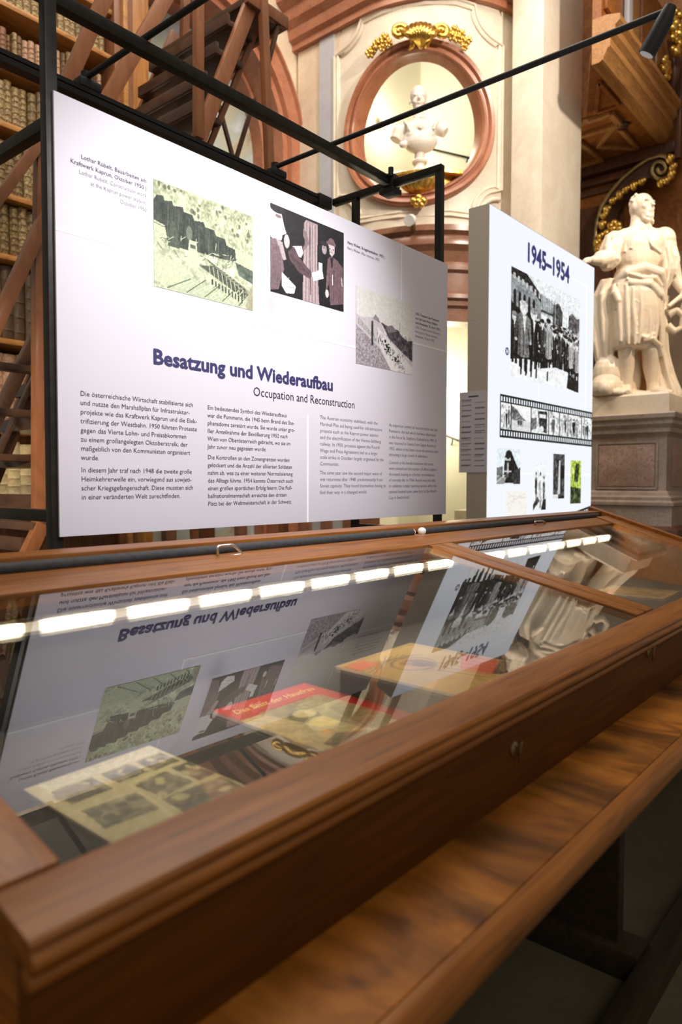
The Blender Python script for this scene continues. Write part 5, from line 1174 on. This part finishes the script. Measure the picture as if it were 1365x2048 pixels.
# right shoulder plate, sleeve and arm (picture right)
mb.sphere(sp_(780, 510, .0), (.125, .11, .12), 0, 16, 11, rz); mb.tube([sp_(700, 440, .05), sp_(850, 500, .06), sp_(872, 570, .04)], .016, 8)
loft(mb, [(800, 560, 0, .10, .10, .05, 5, 0), (820, 680, .0, .115, .11, .10, 6, .5), (815, 800, .0, .12, .11, .14, 6, 1.2), (790, 950, -.02, .055, .06, .18, 6, 2)])
mb.tube([sp_(835, 620), sp_(868, 760, .0), sp_(890, 870, .02), sp_(925, 985, .09)], [.085, .075, .066, .044], 14)
mb.sphere(sp_(932, 1010, .10), (.045, .035, .05), 0, 12, 8, rz)
for k in range(4): mb.tube([sp_(918+k*9, 1020, .11), sp_(925+k*8, 1075, .12), sp_(915+k*7, 1115+8*(k % 2), .10), sp_(908+k*6, 1150, .08)], [.014, .013, .012, .009], 7)
mb.tube([sp_(915, 1005, .12), sp_(895, 1050, .14), sp_(880, 1085, .13)], [.015, .013, .010], 7)
mb.tube([sp_(940, 1010, .10), sp_(860, 1070, .14), sp_(770, 1140, .16)], [.030, .026, .022], 10)
# left shoulder and arm reaching behind the light box
mb.sphere(sp_(345, 540, -.01), (.10, .10, .12), 0, 14, 10, rz)
loft(mb, [(330, 480, 0, .08, .08, .05, 5, 0), (315, 600, .02, .115, .11, .10, 6, 0), (300, 720, .03, .11, .11, .14, 6, .8), (275, 790, .03, .05, .06, .1, 6, 1)])
mb.tube([sp_(320, 640, .02), sp_(255, 700, .08), sp_(180, 730, .12), sp_(110, 730, .12)], [.085, .080, .060, .042], 14); mb.sphere(sp_(205, 690, .1), (.085, .07, .06), 0, 12, 8, rz); mb.sphere(sp_(90, 730, .12), (.05, .03, .035), 0, 10, 7, rz)
for k in range(4): mb.tube([sp_(85, 715+k*9, .13), sp_(50, 722+k*10, .14), sp_(25, 740+k*9, .12)], [.013, .012, .009], 7)
# draped cloth over the hips and skirt down to the knees
loft(mb, [(540, 800, 0, .21, .16, 0, 5, 0), (540, 900, .01, .255, .20, .02, 5, 0), (545, 1010, .02, .27, .215, .03, 5, .4), (550, 1140, .02, .265, .215, .035, 5, .9), (545, 1280, .02, .255, .20, .05, 5, 1.3), (535, 1400, .02, .24, .185, .06, 5, 1.6), (525, 1470, .02, .215, .16, .07, 5, 1.8), (515, 1490, .02, .17, .12, .07, 5, 1.8)], 60)
mb.tube([sp_(350, 900, .04), sp_(420, 850, .14), sp_(560, 815, .19), sp_(690, 850, .17), sp_(745, 930, .10), sp_(770, 1060, .05)], [.04, .055, .06, .06, .055, .035], 12)
mb.tube([sp_(345, 960, .05), sp_(440, 935, .17), sp_(590, 955, .22), sp_(690, 1040, .18), sp_(750, 1080, .1)], [.03, .042, .046, .044, .03], 12)
mb.tube([sp_(330, 930, .06), sp_(325, 1010, .10), sp_(350, 1080, .12), sp_(345, 1150, .1)], [.03, .045, .04, .02], 10)
def onskirt(zx, zy, r, rx=.264, ry=.21, cx=548): t = (zx-cx)/846/rx; return sp_(zx, zy, .02+ry*math.sqrt(max(0.02, 1-t*t))-r*.35)
for pts, r in (([(352, 930), (362, 1150), (372, 1440)], .030), ([(400, 950), (410, 1180), (425, 1470)], .026), ([(450, 980), (452, 1150), (470, 1300), (470, 1480)], .022), ([(505, 985), (520, 1150), (515, 1330), (500, 1470)], .026),
               ([(560, 1000), (585, 1150), (600, 1300), (590, 1430)], .020), ([(610, 1010), (650, 1140), (665, 1300), (650, 1440)], .028), ([(665, 1040), (705, 1180), (720, 1330), (730, 1480)], .026), ([(715, 1080), (745, 1230), (752, 1400), (748, 1540)], .030),
               ([(420, 860), (520, 900), (640, 900), (720, 960)], .026), ([(400, 900), (520, 950), (650, 965), (735, 1040)], .022), ([(470, 1090), (560, 1180), (660, 1200)], .016), ([(480, 1380), (560, 1420), (640, 1380)], .022), ([(540, 1440), (620, 1420), (700, 1470), (745, 1560)], .026)):
    Q = [onskirt(*p, r) for p in pts]; fine = []
    for k in range(len(Q)-1): fine += [Q[k].lerp(Q[k+1], t/4) for t in range(4)]
    fine.append(Q[-1]); m_ = len(fine); mb.tube(fine, [r*(.55+.45*math.sin(math.pi*(k+.5)/m_)) for k in range(m_)], 8)
for pts, r in (([(775, 600), (800, 740), (790, 900)], .020), ([(850, 600), (880, 720), (860, 860)], .018), ([(300, 520), (290, 640), (300, 760)], .020), ([(350, 520), (350, 640), (330, 760)], .018), ([(260, 620), (270, 700), (255, 770)], .018)):
    mb.tube([sp_(x, y, .10) for x, y in pts], [r*.6, r, r*.6], 8)
# blue-grey mantle falling behind on the left, and on the right down to the ground
loft(mb, [(310, 860, -.05, .08, .08, .1, 5, 0), (285, 1000, -.06, .11, .10, .14, 6, 1), (290, 1180, -.08, .12, .10, .16, 6, 2), (300, 1400, -.10, .12, .10, .18, 6, 3), (300, 1560, -.10, .085, .08, .18, 6, 4), (290, 1640, -.1, .03, .04, .1, 6, 4)])
loft(mb, [(790, 1000, -.06, .08, .08, .1, 5, 0), (770, 1150, -.06, .09, .09, .15, 6, 1), (775, 1300, -.05, .085, .09, .18, 6, 2), (795, 1500, -.06, .075, .09, .2, 6, 3), (830, 1700, -.05, .09, .10, .2, 6, 4), (860, 1850, -.03, .12, .12, .15, 6, 5), (870, 1897, -.02, .12, .12, .1, 6, 5)])
mb.tube([sp_(830, 1180, .02), sp_(890, 1150, .06), sp_(940, 1200, .07), sp_(935, 1300, .06), sp_(880, 1330, .04), sp_(820, 1280, .02)], [.05, .035, .032, .035, .04, .05], 10)
# legs, boots
mb.tube([sp_(455, 1380, .02), sp_(450, 1500, .05), sp_(470, 1640, .01), sp_(478, 1800, .0), sp_(470, 1860, .02)], [.098, .084, .078, .054, .056], 16); mb.tube([sp_(478, 1850, -.01), sp_(455, 1875, .09), sp_(430, 1885, .19)], [.052, .050, .030], 12)
mb.tube([sp_(640, 1380, .03), sp_(655, 1500, .08), sp_(680, 1640, .02), sp_(700, 1780, .0), sp_(705, 1850, .0)], [.100, .086, .080, .054, .056], 16); mb.tube([sp_(700, 1850, -.01), sp_(760, 1872, .08), sp_(830, 1884, .15)], [.054, .050, .028], 12)
# tree-stump rock and helmet behind the feet on the left
mb.sphere(sp_(330, 1700, -.08), (.16, .13, .22), 0, 14, 10, rz); mb.sphere(sp_(300, 1820, -.02), (.17, .14, .14), 0, 14, 10, rz); mb.sphere(sp_(255, 1850, .12), (.075, .075, .08), 0, 12, 9, rz); mb.sphere(sp_(390, 1880, .1), (.10, .07, .05), 0, 12, 8, rz)
mb.sphere(sp_(570, 1890, -.06), (.22, .16, .06), 0, 14, 8, rz); mb.sphere(sp_(560, 1700, -.12), (.10, .07, .30), 0, 14, 10, rz)
sculpt('statue_figure', mb, M['stat'], .0075, 2, se, floor_z=so.z+.001)
